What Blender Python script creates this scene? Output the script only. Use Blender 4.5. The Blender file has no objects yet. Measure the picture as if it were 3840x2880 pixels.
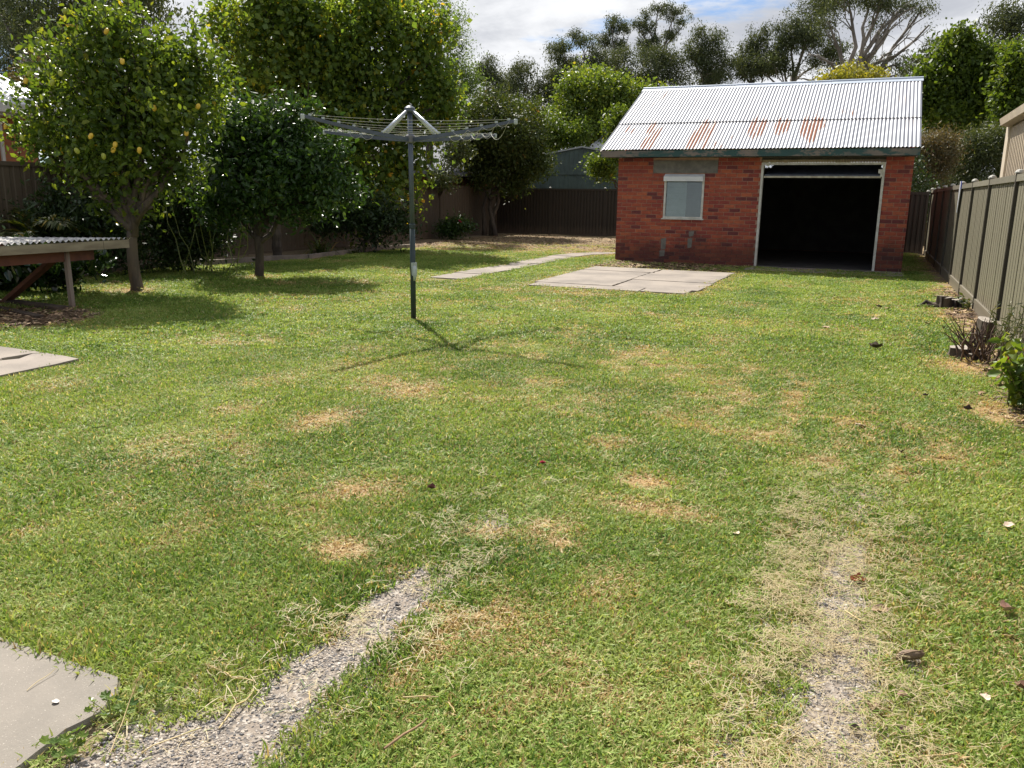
import bpy, math, random
import numpy as np
from mathutils import Vector, Matrix

R = math.radians
S = bpy.context.scene
COL = S.collection

# ------------------------------------------------------------------ camera
cam_d = bpy.data.cameras.new("camera")
cam_d.sensor_width = 36.0
cam_d.lens = 28.97
cam_d.clip_start = 0.05
cam_d.clip_end = 1500
cam = bpy.data.objects.new("camera", cam_d)
COL.objects.link(cam)
cam.matrix_world = Matrix(((0.918894, -0.099068, 0.381864, 0.0),
                           (0.394305, 0.199779, -0.897002, 0.0),
                           (0.012576, 0.974820, 0.222639, 1.5),
                           (0, 0, 0, 1)))
S.camera = cam

# ------------------------------------------------------------------ sun and sky
SUN_EL, SUN_AZ = 48.3, math.degrees(math.atan2(-0.662, 0.749))   # azimuth clockwise from +Y
sun_d = bpy.data.lights.new("sun", 'SUN')
sun_d.energy = 5.0
sun_d.angle = R(0.55)
sun_d.color = (1.0, 0.945, 0.85)
sun = bpy.data.objects.new("sun", sun_d)
COL.objects.link(sun)
sd = Vector((math.sin(R(SUN_AZ)) * math.cos(R(SUN_EL)), math.cos(R(SUN_AZ)) * math.cos(R(SUN_EL)), math.sin(R(SUN_EL))))
sun.rotation_euler = sd.to_track_quat('Z', 'Y').to_euler()
sun.location = (-20, 20, 40)

S.view_settings.view_transform = 'Standard'
S.view_settings.look = 'None'
S.view_settings.gamma = 1
S.view_settings.use_curve_mapping = False
S.view_settings.exposure = 0.95

W = bpy.data.worlds.new("World")
S.world = W
W.use_nodes = True


def build_world():
    nt = W.node_tree
    nt.nodes.clear()
    N = nt.nodes.new
    L = nt.links.new
    out = N('ShaderNodeOutputWorld')
    bg = N('ShaderNodeBackground')
    bg.inputs[1].default_value = 0.06
    sky = N('ShaderNodeTexSky')
    sky.sky_type = 'NISHITA'
    sky.sun_disc = False
    sky.sun_elevation = R(SUN_EL)
    sky.sun_rotation = R(SUN_AZ % 360)
    sky.air_density = 1.0
    sky.dust_density = 0.4
    sky.ozone_density = 1.2
    tc = N('ShaderNodeTexCoord')
    sep = N('ShaderNodeSeparateXYZ')
    L(tc.outputs['Generated'], sep.inputs[0])

    def M(op, a, b=None, c=None):
        m = N('ShaderNodeMath')
        m.operation = op
        for i, v in enumerate((a, b, c)):
            if v is None:
                continue
            if isinstance(v, (int, float)):
                m.inputs[i].default_value = v
            else:
                L(v, m.inputs[i])
        return m.outputs[0]
    zz = M('ADD', M('MAXIMUM', sep.outputs[2], 0.0), 0.16)
    cx = M('DIVIDE', sep.outputs[0], zz)
    cy = M('DIVIDE', sep.outputs[1], zz)
    cmb = N('ShaderNodeCombineXYZ')
    L(cx, cmb.inputs[0])
    L(cy, cmb.inputs[1])
    cmb.inputs[2].default_value = 33.3

    def noise(scale, detail, rough, vec):
        n = N('ShaderNodeTexNoise')
        n.inputs['Scale'].default_value = scale
        n.inputs['Detail'].default_value = detail
        n.inputs['Roughness'].default_value = rough
        n.inputs['Distortion'].default_value = 0.25
        L(vec, n.inputs['Vector'])
        return n.outputs['Fac']

    def mr(v, a, b, c=0.0, d=1.0):
        m = N('ShaderNodeMapRange')
        m.interpolation_type = 'SMOOTHSTEP'
        m.inputs[1].default_value = a
        m.inputs[2].default_value = b
        m.inputs[3].default_value = c
        m.inputs[4].default_value = d
        L(v, m.inputs[0])
        return m.outputs[0]
    n1 = noise(0.75, 9, 0.58, cmb.outputs[0])
    gap = mr(sep.outputs[2], 0.10, 0.60, 0.0, 0.085)
    cover = mr(M('SUBTRACT', n1, gap), 0.335, 0.415)
    n2 = noise(1.3, 8, 0.6, cmb.outputs[0])
    thick = mr(n2, 0.36, 0.60)
    mixc = N('ShaderNodeMixRGB')
    mixc.inputs[1].default_value = (8.7, 8.8, 9.0, 1)
    mixc.inputs[2].default_value = (5.0, 5.2, 5.7, 1)
    L(thick, mixc.inputs[0])
    mix = N('ShaderNodeMixRGB')
    L(cover, mix.inputs[0])
    tint = N('ShaderNodeMixRGB')
    tint.blend_type = 'MULTIPLY'
    tint.inputs[0].default_value = 1.0
    tint.inputs[2].default_value = (0.58, 0.76, 1.0, 1)
    L(sky.outputs[0], tint.inputs[1])
    L(tint.outputs[0], mix.inputs[1])
    L(mixc.outputs[0], mix.inputs[2])
    L(mix.outputs[0], bg.inputs[0])
    L(bg.outputs[0], out.inputs[0])


build_world()

# ------------------------------------------------------------------ helpers


def tag(o, label=None, cat=None, group=None, kind=None):
    if label:
        o['label'] = label
    if cat:
        o['category'] = cat
    if group:
        o['group'] = group
    if kind:
        o['kind'] = kind
    return o


def link(o, parent=None):
    COL.objects.link(o)
    if parent is not None:
        o.parent = parent
        o.matrix_parent_inverse = Matrix.Identity(4)
    return o


def empty(name, loc=(0, 0, 0), rz=0.0):
    o = bpy.data.objects.new(name, None)
    o.location = loc
    o.rotation_euler = (0, 0, rz)
    o.empty_display_size = 0.2
    COL.objects.link(o)
    return o


class MB:
    """collects simple shapes, built as one mesh"""

    def __init__(self):
        self.v = []
        self.f = []
        self.m = []

    def add(self, v, f, mi=0):
        b = len(self.v)
        self.v += [tuple(p) for p in v]
        self.f += [tuple(i + b for i in q) for q in f]
        self.m += [mi] * len(f)

    def box(self, x0, x1, y0, y1, z0, z1, mi=0):
        self.add([(x0, y0, z0), (x1, y0, z0), (x1, y1, z0), (x0, y1, z0), (x0, y0, z1), (x1, y0, z1), (x1, y1, z1), (x0, y1, z1)],
                 [(0, 3, 2, 1), (4, 5, 6, 7), (0, 1, 5, 4), (1, 2, 6, 5), (2, 3, 7, 6), (3, 0, 4, 7)], mi)

    def bar(self, p, q, w, h, mi=0, up=(0, 0, 1)):
        p = Vector(p)
        q = Vector(q)
        d = (q - p).normalized()
        u = Vector(up)
        s = d.cross(u)
        if s.length < 1e-4:
            s = d.cross(Vector((1, 0, 0)))
        s.normalize()
        t = s.cross(d)
        vs = []
        for c in (p, q):
            for a, b in ((-1, -1), (1, -1), (1, 1), (-1, 1)):
                vs.append(c + s * a * w / 2 + t * b * h / 2)
        self.add(vs, [(0, 1, 2, 3), (7, 6, 5, 4), (0, 4, 5, 1), (1, 5, 6, 2), (2, 6, 7, 3), (3, 7, 4, 0)], mi)

    def tube(self, pts, rad, n=8, mi=0, cap=True):
        pts = [Vector(p) for p in pts]
        if not hasattr(rad, '__len__'):
            rad = [rad] * len(pts)
        vs = []
        s = None
        for i, p in enumerate(pts):
            d = (pts[min(i + 1, len(pts) - 1)] - pts[max(i - 1, 0)])
            if d.length < 1e-9:
                d = Vector((0, 0, 1))
            d.normalize()
            if s is None:
                s = d.cross(Vector((0.31, 0.2, 0.93)))
                if s.length < 1e-3:
                    s = d.cross(Vector((1, 0, 0)))
            s = (s - d * s.dot(d)).normalized()
            t = d.cross(s)
            for k in range(n):
                a = 2 * math.pi * k / n
                vs.append(p + (s * math.cos(a) + t * math.sin(a)) * rad[i])
        fs = []
        for i in range(len(pts) - 1):
            for k in range(n):
                fs.append((i * n + k, i * n + (k + 1) % n, (i + 1) * n + (k + 1) % n, (i + 1) * n + k))
        if cap:
            fs.append(tuple(range(n))[::-1])
            fs.append(tuple((len(pts) - 1) * n + k for k in range(n)))
        self.add(vs, fs, mi)

    def lathe(self, c, prof, n=12, mi=0):
        vs = []
        for r, z in prof:
            for k in range(n):
                a = 2 * math.pi * k / n
                vs.append((c[0] + r * math.cos(a), c[1] + r * math.sin(a), c[2] + z))
        fs = []
        for i in range(len(prof) - 1):
            for k in range(n):
                fs.append((i * n + k, i * n + (k + 1) % n, (i + 1) * n + (k + 1) % n, (i + 1) * n + k))
        fs.append(tuple(range(n))[::-1])
        fs.append(tuple((len(prof) - 1) * n + k for k in range(n)))
        self.add(vs, fs, mi)

    def mesh(self, name, mats, smooth=False):
        me = bpy.data.meshes.new(name)
        me.from_pydata(self.v, [], self.f)
        for m in (mats if isinstance(mats, (list, tuple)) else [mats]):
            me.materials.append(m)
        if any(self.m):
            me.polygons.foreach_set('material_index', self.m)
        if smooth:
            me.polygons.foreach_set('use_smooth', [True] * len(me.polygons))
        me.update()
        return me

    def build(self, name, mats, parent=None, smooth=False, loc=None):
        o = bpy.data.objects.new(name, self.mesh(name, mats, smooth))
        if loc is not None:
            o.location = loc
        return link(o, parent)


def np_mesh(name, V, F, mats, attrs=None, smooth=False, mi=None):
    """V (n,3) F (m,k) arrays, attrs {name: per-point float}"""
    me = bpy.data.meshes.new(name)
    n, (m, k) = len(V), F.shape
    me.vertices.add(n)
    me.vertices.foreach_set('co', np.ascontiguousarray(V, np.float32).ravel())
    me.loops.add(m * k)
    me.loops.foreach_set('vertex_index', np.ascontiguousarray(F, np.int32).ravel())
    me.polygons.add(m)
    me.polygons.foreach_set('loop_start', np.arange(0, m * k, k, dtype=np.int32))
    me.polygons.foreach_set('loop_total', np.full(m, k, np.int32))
    if smooth:
        me.polygons.foreach_set('use_smooth', np.ones(m, bool))
    for mt in (mats if isinstance(mats, (list, tuple)) else [mats]):
        me.materials.append(mt)
    if mi is not None:
        me.polygons.foreach_set('material_index', np.ascontiguousarray(mi, np.int32))
    for a, d in (attrs or {}).items():
        at = me.attributes.new(a, 'FLOAT', 'POINT')
        at.data.foreach_set('value', np.ascontiguousarray(d, np.float32))
    me.update(calc_edges=True)
    return me


_lat = {}


def vnoise(x, y, seed=0):
    """value noise, numpy"""
    if seed not in _lat:
        _lat[seed] = np.random.default_rng(seed + 991).random((256, 256))
    g = _lat[seed]
    xi = np.floor(x).astype(int)
    yi = np.floor(y).astype(int)
    fx = x - xi
    fy = y - yi
    fx = fx * fx * (3 - 2 * fx)
    fy = fy * fy * (3 - 2 * fy)
    a = g[xi % 256, yi % 256]
    b = g[(xi + 1) % 256, yi % 256]
    c = g[xi % 256, (yi + 1) % 256]
    d = g[(xi + 1) % 256, (yi + 1) % 256]
    return (a * (1 - fx) + b * fx) * (1 - fy) + (c * (1 - fx) + d * fx) * fy


def fbm(x, y, sc, octv=4, seed=0):
    s = 0
    amp = 1
    tot = 0
    for o in range(octv):
        s = s + amp * vnoise(x * sc * 2 ** o + 17.3 * o, y * sc * 2 ** o + 5.1 * o, seed + o)
        tot += amp
        amp *= 0.5
    return s / tot


def sstep(a, b, x):
    t = np.clip((x - a) / (b - a), 0, 1)
    return t * t * (3 - 2 * t)


# ------------------------------------------------------------------ materials
class NB:
    def __init__(self, name):
        self.mat = bpy.data.materials.new(name)
        self.mat.use_nodes = True
        self.nt = self.mat.node_tree
        self.nt.nodes.clear()
        self.out = self.N('ShaderNodeOutputMaterial')

    def N(self, t, **kw):
        n = self.nt.nodes.new(t)
        for k, v in kw.items():
            setattr(n, k, v)
        return n

    def L(self, a, b):
        self.nt.links.new(a, b)

    def val(self, sock, v):
        if isinstance(v, (int, float)):
            sock.default_value = v
        elif isinstance(v, tuple):
            sock.default_value = (*v, 1) if len(v) == 3 else v
        else:
            self.L(v, sock)

    def math(self, op, a, b=None, c=None, clamp=False):
        m = self.N('ShaderNodeMath', operation=op)
        m.use_clamp = clamp
        for i, v in enumerate((a, b, c)):
            if v is not None:
                self.val(m.inputs[i], v)
        return m.outputs[0]

    def obj(self):
        return self.N('ShaderNodeTexCoord').outputs['Object']

    def pos(self):
        return self.N('ShaderNodeNewGeometry').outputs['Position']

    def noise(self, vec, scale=5, detail=4, rough=0.5, dist=0.0, out='Fac'):
        n = self.N('ShaderNodeTexNoise')
        n.inputs['Scale'].default_value = scale
        n.inputs['Detail'].default_value = detail
        n.inputs['Roughness'].default_value = rough
        n.inputs['Distortion'].default_value = dist
        self.L(vec, n.inputs['Vector'])
        return n.outputs[out]

    def mapping(self, vec, scale=(1, 1, 1), loc=(0, 0, 0)):
        m = self.N('ShaderNodeMapping')
        m.inputs['Scale'].default_value = scale
        m.inputs['Location'].default_value = loc
        self.L(vec, m.inputs['Vector'])
        return m.outputs[0]

    def ramp(self, fac, stops):
        r = self.N('ShaderNodeValToRGB')
        el = r.color_ramp.elements
        while len(el) < len(stops):
            el.new(0.5)
        for e, (p, c) in zip(el, stops):
            e.position = p
            e.color = (*c, 1) if len(c) == 3 else c
        self.val(r.inputs[0], fac)
        return r.outputs[0]

    def mix(self, fac, a, b, mode='MIX'):
        m = self.N('ShaderNodeMixRGB', blend_type=mode)
        self.val(m.inputs[0], fac)
        self.val(m.inputs[1], a)
        self.val(m.inputs[2], b)
        return m.outputs[0]

    def mr(self, v, a, b, c=0.0, d=1.0, smooth=True):
        m = self.N('ShaderNodeMapRange')
        if smooth:
            m.interpolation_type = 'SMOOTHSTEP'
        self.val(m.inputs[0], v)
        for i, q in enumerate((a, b, c, d)):
            self.val(m.inputs[1 + i], q)
        return m.outputs[0]

    def attr(self, name, typ='GEOMETRY'):
        a = self.N('ShaderNodeAttribute', attribute_type=typ, attribute_name=name)
        return a.outputs['Fac']

    def bsdf(self, color, rough=0.6, metal=0.0, spec=0.5, normal=None):
        b = self.N('ShaderNodeBsdfPrincipled')
        self.val(b.inputs['Base Color'], color)
        self.val(b.inputs['Roughness'], rough)
        self.val(b.inputs['Metallic'], metal)
        self.val(b.inputs['Specular IOR Level'], spec)
        if normal is not None:
            self.L(normal, b.inputs['Normal'])
        return b.outputs[0]

    def bump(self, h, strength=0.3, dist=0.01):
        b = self.N('ShaderNodeBump')
        b.inputs['Strength'].default_value = strength
        b.inputs['Distance'].default_value = dist
        self.L(h, b.inputs['Height'])
        return b.outputs[0]

    def done(self, sh):
        self.L(sh, self.out.inputs['Surface'])
        return self.mat


def plain(name, c1, c2=None, scale=8, rough=0.7, metal=0.0, spec=0.4, bump=0.2, bscale=60, stretch=(1, 1, 1), world=False, detail=5):
    b = NB(name)
    vec = b.mapping(b.pos() if world else b.obj(), stretch)
    if c2 is None:
        c2 = tuple(x * 0.7 for x in c1)
    n = b.noise(vec, scale, detail, 0.6)
    col = b.mix(b.mr(n, 0.35, 0.65), c1, c2)
    nr = None
    if bump:
        nr = b.bump(b.noise(vec, bscale, 4, 0.6), bump, 0.01)
    return b.done(b.bsdf(col, rough, metal, spec, nr))


def leaf_mat(name, stops, trans=0.42, rough=0.38, spec=0.5, tgain=(1.5, 1.35, 0.6)):
    b = NB(name)
    c = b.ramp(b.attr('v'), stops)
    p = b.bsdf(c, rough, 0, spec)
    t = b.N('ShaderNodeBsdfTranslucent')
    b.L(b.mix(1.0, c, (*tgain, 1), 'MULTIPLY'), t.inputs['Color'])
    m = b.N('ShaderNodeMixShader')
    m.inputs[0].default_value = trans
    b.L(p, m.inputs[1])
    b.L(t.outputs[0], m.inputs[2])
    return b.done(m.outputs[0])


M = {}
M['lemon_leaf'] = leaf_mat('lemon_leaf', [(0, (.034, .068, .012)), (.45, (.075, .13, .018)), (.8, (.145, .20, .026)), (.93, (.22, .24, .03)), (.97, (.46, .36, .03))], rough=.4, spec=.4, trans=.48)
M['citrus_leaf'] = leaf_mat('citrus_leaf', [(0, (.018, .045, .012)), (.6, (.035, .08, .016)), (.95, (.08, .14, .025)), (1, (.16, .2, .03))], trans=.32, rough=.36, spec=.4)
M['broad_leaf'] = leaf_mat('broad_leaf', [(0, (.055, .10, .024)), (.5, (.10, .17, .030)), (.80, (.19, .25, .032)), (.93, (.34, .29, .027)), (1, (.48, .30, .03))], trans=.55, rough=.5, spec=.45)
M['feather_leaf'] = leaf_mat('feather_leaf', [(0, (.06, .11, .035)), (1, (.13, .19, .06))], trans=.5, rough=.5)
M['shrub_leaf'] = leaf_mat('shrub_leaf', [(0, (.03, .05, .012)), (.7, (.06, .085, .02)), (.92, (.12, .12, .03)), (1, (.2, .12, .04))], trans=.3, rough=.55, spec=.25)
M['bright_leaf'] = leaf_mat('bright_leaf', [(0, (.06, .11, .018)), (.6, (.12, .18, .025)), (.9, (.22, .25, .03)), (1, (.34, .30, .04))], trans=.45, rough=.5)
M['yellow_leaf'] = leaf_mat('yellow_leaf', [(0, (.12, .14, .02)), (.6, (.22, .22, .03)), (1, (.38, .30, .04))], trans=.45, rough=.5)
M['gum_leaf'] = leaf_mat('gum_leaf', [(0, (.035, .052, .026)), (.6, (.07, .092, .044)), (1, (.12, .135, .06))], trans=.28, rough=.6, spec=.25)
M['right_leaf'] = leaf_mat('right_leaf', [(0, (.035, .065, .011)), (.6, (.08, .13, .018)), (.95, (.16, .20, .028)), (1, (.22, .24, .03))], trans=.48, rough=.5, spec=.3)
M['brown_leaf'] = leaf_mat('brown_leaf', [(0, (.05, .055, .02)), (.5, (.10, .085, .035)), (1, (.2, .12, .06))], trans=.3, rough=.6)
M['hedge_leaf'] = leaf_mat('hedge_leaf', [(0, (.035, .055, .018)), (.6, (.075, .10, .03)), (1, (.16, .16, .06))], trans=.3, rough=.5)
M['dark_leaf'] = leaf_mat('dark_leaf', [(0, (.012, .026, .008)), (1, (.04, .07, .018))], trans=.25, rough=.45, spec=.3)
M['glossy_leaf'] = leaf_mat('glossy_leaf', [(0, (.015, .035, .012)), (1, (.04, .08, .02))], trans=.2, rough=.16, spec=.6)
M['palm_leaf'] = leaf_mat('palm_leaf', [(0, (.025, .045, .010)), (.7, (.06, .085, .016)), (.9, (.13, .13, .025)), (1, (.36, .26, .04))], trans=.4, rough=.5, spec=.3)
M['plant_leaf'] = leaf_mat('plant_leaf', [(0, (.06, .12, .02)), (.7, (.14, .21, .03)), (1, (.26, .30, .05))], trans=.45, rough=.4)
M['bark_dark'] = plain('bark_dark', (.085, .068, .05), (.04, .032, .025), 9, .9, bump=.6, bscale=35, stretch=(1, 1, .25))
M['bark_citrus'] = plain('bark_citrus', (.13, .10, .072), (.065, .052, .042), 7, .85, bump=.5, bscale=30, stretch=(1, 1, .3))
M['bark_gum'] = plain('bark_gum', (.22, .195, .17), (.11, .095, .08), 1.2, .7, bump=.2, bscale=8, stretch=(1, 1, .3))

# ------------------------------------------------------------------ lawn fields
PATCH = [(-3.16, 5.47, 0.2, 0.36, .9), (-3.99, 4.43, 0.17, 0.28, .7), (-3.29, 4.43, 0.21, 0.31, .95), (-1.95, 2.75, 0.15, 0.13, 1.15), (-2.34, 3.39, 0.2, 0.11, 1.05), (-2.1, 3.42, .12, .08, .7),
         (-2.7, 3.26, 0.07, 0.09, .6), (-1.21, 3.32, 0.15, 0.21, .9), (-1.12, 3.2, .1, .07, 1.1), (-1.0, 4.18, 0.15, 0.13, 1.15), (-0.81, 3.79, 0.3, 0.13, 1.05), (-1.35, 4.77, 0.15, 0.2, .8),
         (-0.82, 2.85, 0.14, 0.21, .65), (-1.07, 2.56, 0.09, 0.07, .6), (0.28, 4.95, 0.13, 0.28, .75), (-3.86, 3.57, 0.17, 0.27, .55), (-5.71, 4.39, 0.25, 0.28, .6),
         (-1.98, 2.28, 0.07, 0.06, .5), (-2.71, 2.62, 0.14, 0.24, .5), (-2.05, 5.37, 0.1, 0.14, .45), (-4.11, 6.1, 0.33, 0.39, .55), (-4.37, 5.33, 0.3, 0.48, .5),
         (-1.37, 9.02, 0.31, 0.45, .55), (-2.01, 7.93, 0.14, 0.21, .5), (-2.96, 8.71, 0.32, 0.51, .5), (-4.15, 12.39, 0.9, 0.4, .7), (0.64, 5.41, 0.17, 0.45, .55), (0.28, 3.63, 0.12, 0.16, .5),
         (-1.05, 5.51, 0.19, 0.26, .55), (-3.34, 2.33, 0.1, 0.18, .5), (-2.84, 2.81, 0.13, 0.13, .5), (-0.41, 6.65, 0.19, 0.24, .8), (0.97, 6.77, 0.25, 0.5, .9), (0.92, 8.63, 0.34, 0.5, 1.0),
         (1.14, 12.59, 0.33, 0.79, 1.0), (-0.7, 8.6, 0.19, 0.28, .45), (0.46, 7.17, 0.15, 0.22, .45), (-1.62, 12.18, 0.41, 0.45, .5), (-5.46, 7.4, 0.15, 0.26, .5), (-4.52, 6.79, 0.27, 0.26, .55),
         (-1.48, 3.19, 0.13, 0.11, .9), (-3.61, 3.29, 0.1, 0.13, .5), (-10.4, 9.4, .5, .45, .9), (-10.1, 11.9, .45, .4, .8), (-5.06, 8.75, .16, .14, 1.0), (-9.2, 6.6, 1.0, .6, 1.0)]


def dryness(x, y):
    n = fbm(x, y, 2.6, 4, 11)
    n2 = fbm(x, y, 9, 3, 23)
    d = np.zeros_like(x)
    for (cx, cy, rx, ry, a) in PATCH:
        q = ((x - cx) / rx) ** 2 + ((y - cy) / ry) ** 2
        d = np.maximum(d, a * np.exp(-0.85 * (q * (0.45 + 1.1 * n)) ** 1.15))
    d = d * (0.7 + 0.6 * n2)
    base = 0.16 + 0.62 * sstep(.50, .72, fbm(x, y, .9, 4, 31)) * sstep(.42, .62, n2)
    # dry strip along the right fence and bare corner at the back
    edge = sstep(.95, 1.42, x + .25 * (n - .5)) * sstep(5.2, 6.0, y) * .95
    back = sstep(18.6, 22.5, y + 3 * (n - .5)) * sstep(-5.6, -6.6, x) * (.45 + .9 * sstep(.40, .62, n))
    pav = sstep(.35, .0, np.maximum(np.maximum(-5.5 - x, x + 2.4), np.maximum(12.95 - y, y - 17.5))) * .55
    return np.clip(np.maximum.reduce([d, base, edge, back, pav]), 0, 1)


def strip_bare(x, y):
    """1 where the two wheel strips still show through the lawn"""
    n = fbm(x, y, 7, 3, 5) - .5
    n2 = fbm(x, y, 3, 3, 8) - .5
    hl = .125 + .15 * n + .09 * sstep(1.9, 1.2, y)
    l = sstep(hl, hl - .06, np.abs(x + 1.485 + .05 * n2 + .06 * sstep(1.9, 1.2, y)))
    l = l * sstep(3.0, 2.45, y + .5 * n2) + l * .75 * sstep(.05, .17, n2 + .06) * sstep(4.2, 3.2, y)
    hr = .14 + .16 * n
    r = sstep(hr, hr - .06, np.abs(x - .045 + .05 * n2 + .03 * (y - 2.5) * sstep(3, 5, y)))
    r = r * (sstep(4.1, 3.5, y + .6 * n2) + .8 * sstep(.0, .14, n2) * sstep(7.2, 4.2, y))
    return np.clip(l + r, 0, 1)


def inbox(x, y, x0, x1, y0, y1, m=0.0):
    return (x > x0 - m) & (x < x1 + m) & (y > y0 - m) & (y < y1 + m)


def bed_edge(y):
    return np.interp(y, [0, 7, 8.4, 10.4, 11.5, 13, 14.1, 15, 15.8, 18.3, 21, 23, 26, 32], [-11.6, -11.9, -12.1, -12.75, -13.0, -12.8, -12.3, -12.2, -11.8, -12.1, -12.0, -12.4, -13.2, -13.4])


PATH_PTS = [(-7.06, 13.4), (-7.06, 16.5), (-7.1, 18.2), (-7.12, 20.0), (-6.95, 21.1), (-6.6, 21.75), (-6.1, 21.95), (-5.3, 22.0)]


def on_path(x, y, w):
    r = np.zeros(x.shape, bool)
    for (a, b), (c, d) in zip(PATH_PTS[:-1], PATH_PTS[1:]):
        dx, dy = c - a, d - b
        t = np.clip(((x - a) * dx + (y - b) * dy) / (dx * dx + dy * dy), 0, 1)
        r |= np.hypot(x - a - t * dx, y - b - t * dy) < w
    return r


def grass_keep(x, y, rng):
    """probability mask of grass tufts"""
    j = (fbm(x, y, 6, 3, 77) - .5) * .10
    k = np.ones(x.shape)
    k[strip_bare(x, y) > rng.random(x.shape)] = 0
    k[inbox(x, y, -9, -1.975, -2, 1.64, 0) & (x + j * .3 < -1.96)] = 0           # corner slab
    k[inbox(x, y, -9.6, -6.39, 1.9, 5.18) & (x + j < -6.37) & (y + j < 5.18)] = 0   # side slab
    k[inbox(x + j, y + j * 1.5, -5.42, -2.5, 13.08, 17.38, -.02)] = 0               # paving
    k[on_path(x + j * .6, y, .33)] = 0
    k[inbox(x, y, -5.66, .70, 19.2, 26.3)] = 0
    k[x > 1.40] = 0
    k[(x < bed_edge(y) + j * 3)] = 0
    bare = sstep(19.5, 23, y + 8 * j) * sstep(-5.7, -6.8, x)
    k[bare * (.72 + 3 * j) > rng.random(x.shape)] = 0
    fr = sstep(1.05, 1.40, x + 2 * j) * sstep(5.5, 6.3, y)
    k[fr * .8 > rng.random(x.shape)] = 0
    und = sstep(.25, .0, np.hypot((x + 10.4), (y - 9.4)) - .28) * .8 + sstep(.3, 0, np.hypot(x + 9.3, (y - 6.6) * .9) - .75) * .85
    k[und > rng.random(x.shape)] = 0
    dirt = inbox(x, y, -1.97, -1.66, .9, 1.52) & (rng.random(x.shape) < .8)
    k[dirt] = 0
    shed = inbox(x, y, -5.6, -3.2, 17.6, 19.5) & (rng.random(x.shape) < .85)
    k[shed] = 0
    return k > 0


# ------------------------------------------------------------------ ground
def build_ground():
    b = NB('earth')
    p = b.pos()
    c = b.ramp(b.noise(p, 2.2, 6, .65), [(0.25, (.10, .085, .05)), (.5, (.15, .13, .07)), (.75, (.09, .11, .04))])
    earth = b.done(b.bsdf(c, .95, 0, .2, b.bump(b.noise(p, 30, 4, .6), .4, .02)))
    mb = MB()
    mb.add([(-700, -300, -.03), (700, -300, -.03), (700, 1000, -.03), (-700, 1000, -.03)], [(0, 1, 2, 3)])
    tag(mb.build('ground', earth), 'wide flat earth under the whole garden', kind='structure')
    # lawn soil sheet
    st = .09
    xs = np.arange(-22, 2.6, st)
    ys = np.arange(-1.5, 33.5, st)
    X, Y = np.meshgrid(xs, ys, indexing='ij')
    X = X.ravel()
    Y = Y.ravel()
    Z = .004 + .018 * (fbm(X, Y, .7, 3, 3) - .5)
    flat = strip_bare(X, Y) + inbox(X, Y, -6, 1, 12.8, 26.6) * 1.0 + inbox(X, Y, -9, -1.9, -2, 1.7)
    Z = np.where(flat > .2, -.012, Z)
    nx, ny = len(xs), len(ys)
    i = np.arange(nx - 1)[:, None] * ny + np.arange(ny - 1)[None]
    F = np.stack([i, i + ny, i + ny + 1, i + 1], -1).reshape(-1, 4)
    soil = np.clip(strip_bare(X, Y) * .6 + sstep(0, -.4, X - bed_edge(Y)) + sstep(20, 23, Y) * sstep(-5.7, -6.8, X) * .6
                   + sstep(1.1, 1.4, X) * .7 + inbox(X, Y, -1.97, -1.66, .9, 1.5) * .9 + inbox(X, Y, -5.6, -3, 17.5, 19.5) * .8 + inbox(X, Y, -10, -8.6, 5.8, 7.6) * .7, 0, 1)
    b = NB('turf_soil')
    p = b.pos()
    n = b.noise(p, 6, 6, .65)
    n3 = b.noise(p, 90, 3, .6)
    thatch = b.ramp(b.noise(p, 160, 3, .6), [(.3, (.055, .08, .020)), (.55, (.13, .16, .042)), (.75, (.26, .24, .10))])
    dryc = b.ramp(n3, [(.3, (.17, .105, .05)), (.6, (.36, .24, .115)), (.8, (.48, .35, .18))])
    soilc = b.ramp(b.noise(p, 60, 4, .65), [(.3, (.085, .06, .04)), (.55, (.20, .155, .10)), (.78, (.34, .27, .17))])
    c = b.mix(b.attr('dry'), thatch, dryc)
    c = b.mix(b.attr('soil'), c, soilc)
    mat = b.done(b.bsdf(c, .95, 0, .15, b.bump(b.math('ADD', n3, n), .6, .015)))
    me = np_mesh('lawn', np.stack([X, Y, Z], -1), F, mat, {'dry': dryness(X, Y), 'soil': soil}, smooth=True)
    o = link(bpy.data.objects.new('lawn', me))
    tag(o, 'soil and thatch of the back lawn', kind='structure')


build_ground()

# concrete
b_ = NB('old_concrete')
p_ = b_.pos()
c_ = b_.mix(b_.mr(b_.noise(p_, 1.6, 6, .65), .35, .68), (.222, .197, .168), (.165, .149, .128))
c_ = b_.mix(b_.mr(b_.noise(p_, 55, 3, .7), .60, .72, 0, .35), c_, (.24, .20, .165))
c_ = b_.mix(b_.mr(b_.noise(p_, 210, 2, .5), .66, .72, 0, .4), c_, (.62, .57, .5))
M['concrete'] = b_.done(b_.bsdf(c_, .85, 0, .3, b_.bump(b_.noise(p_, 120, 5, .7), .35, .006)))
b_ = NB('far_concrete')
p_ = b_.pos()
c_ = b_.mix(b_.mr(b_.noise(p_, 1.1, 6, .65), .35, .68), (.255, .218, .184), (.165, .142, .122))
c_ = b_.mix(b_.mr(b_.noise(p_, 9, 5, .7), .62, .72, 0, .5), c_, (.2, .17, .14))
M['concrete2'] = b_.done(b_.bsdf(c_, .85, 0, .3, b_.bump(b_.noise(p_, 60, 5, .7), .3, .01)))


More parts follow.
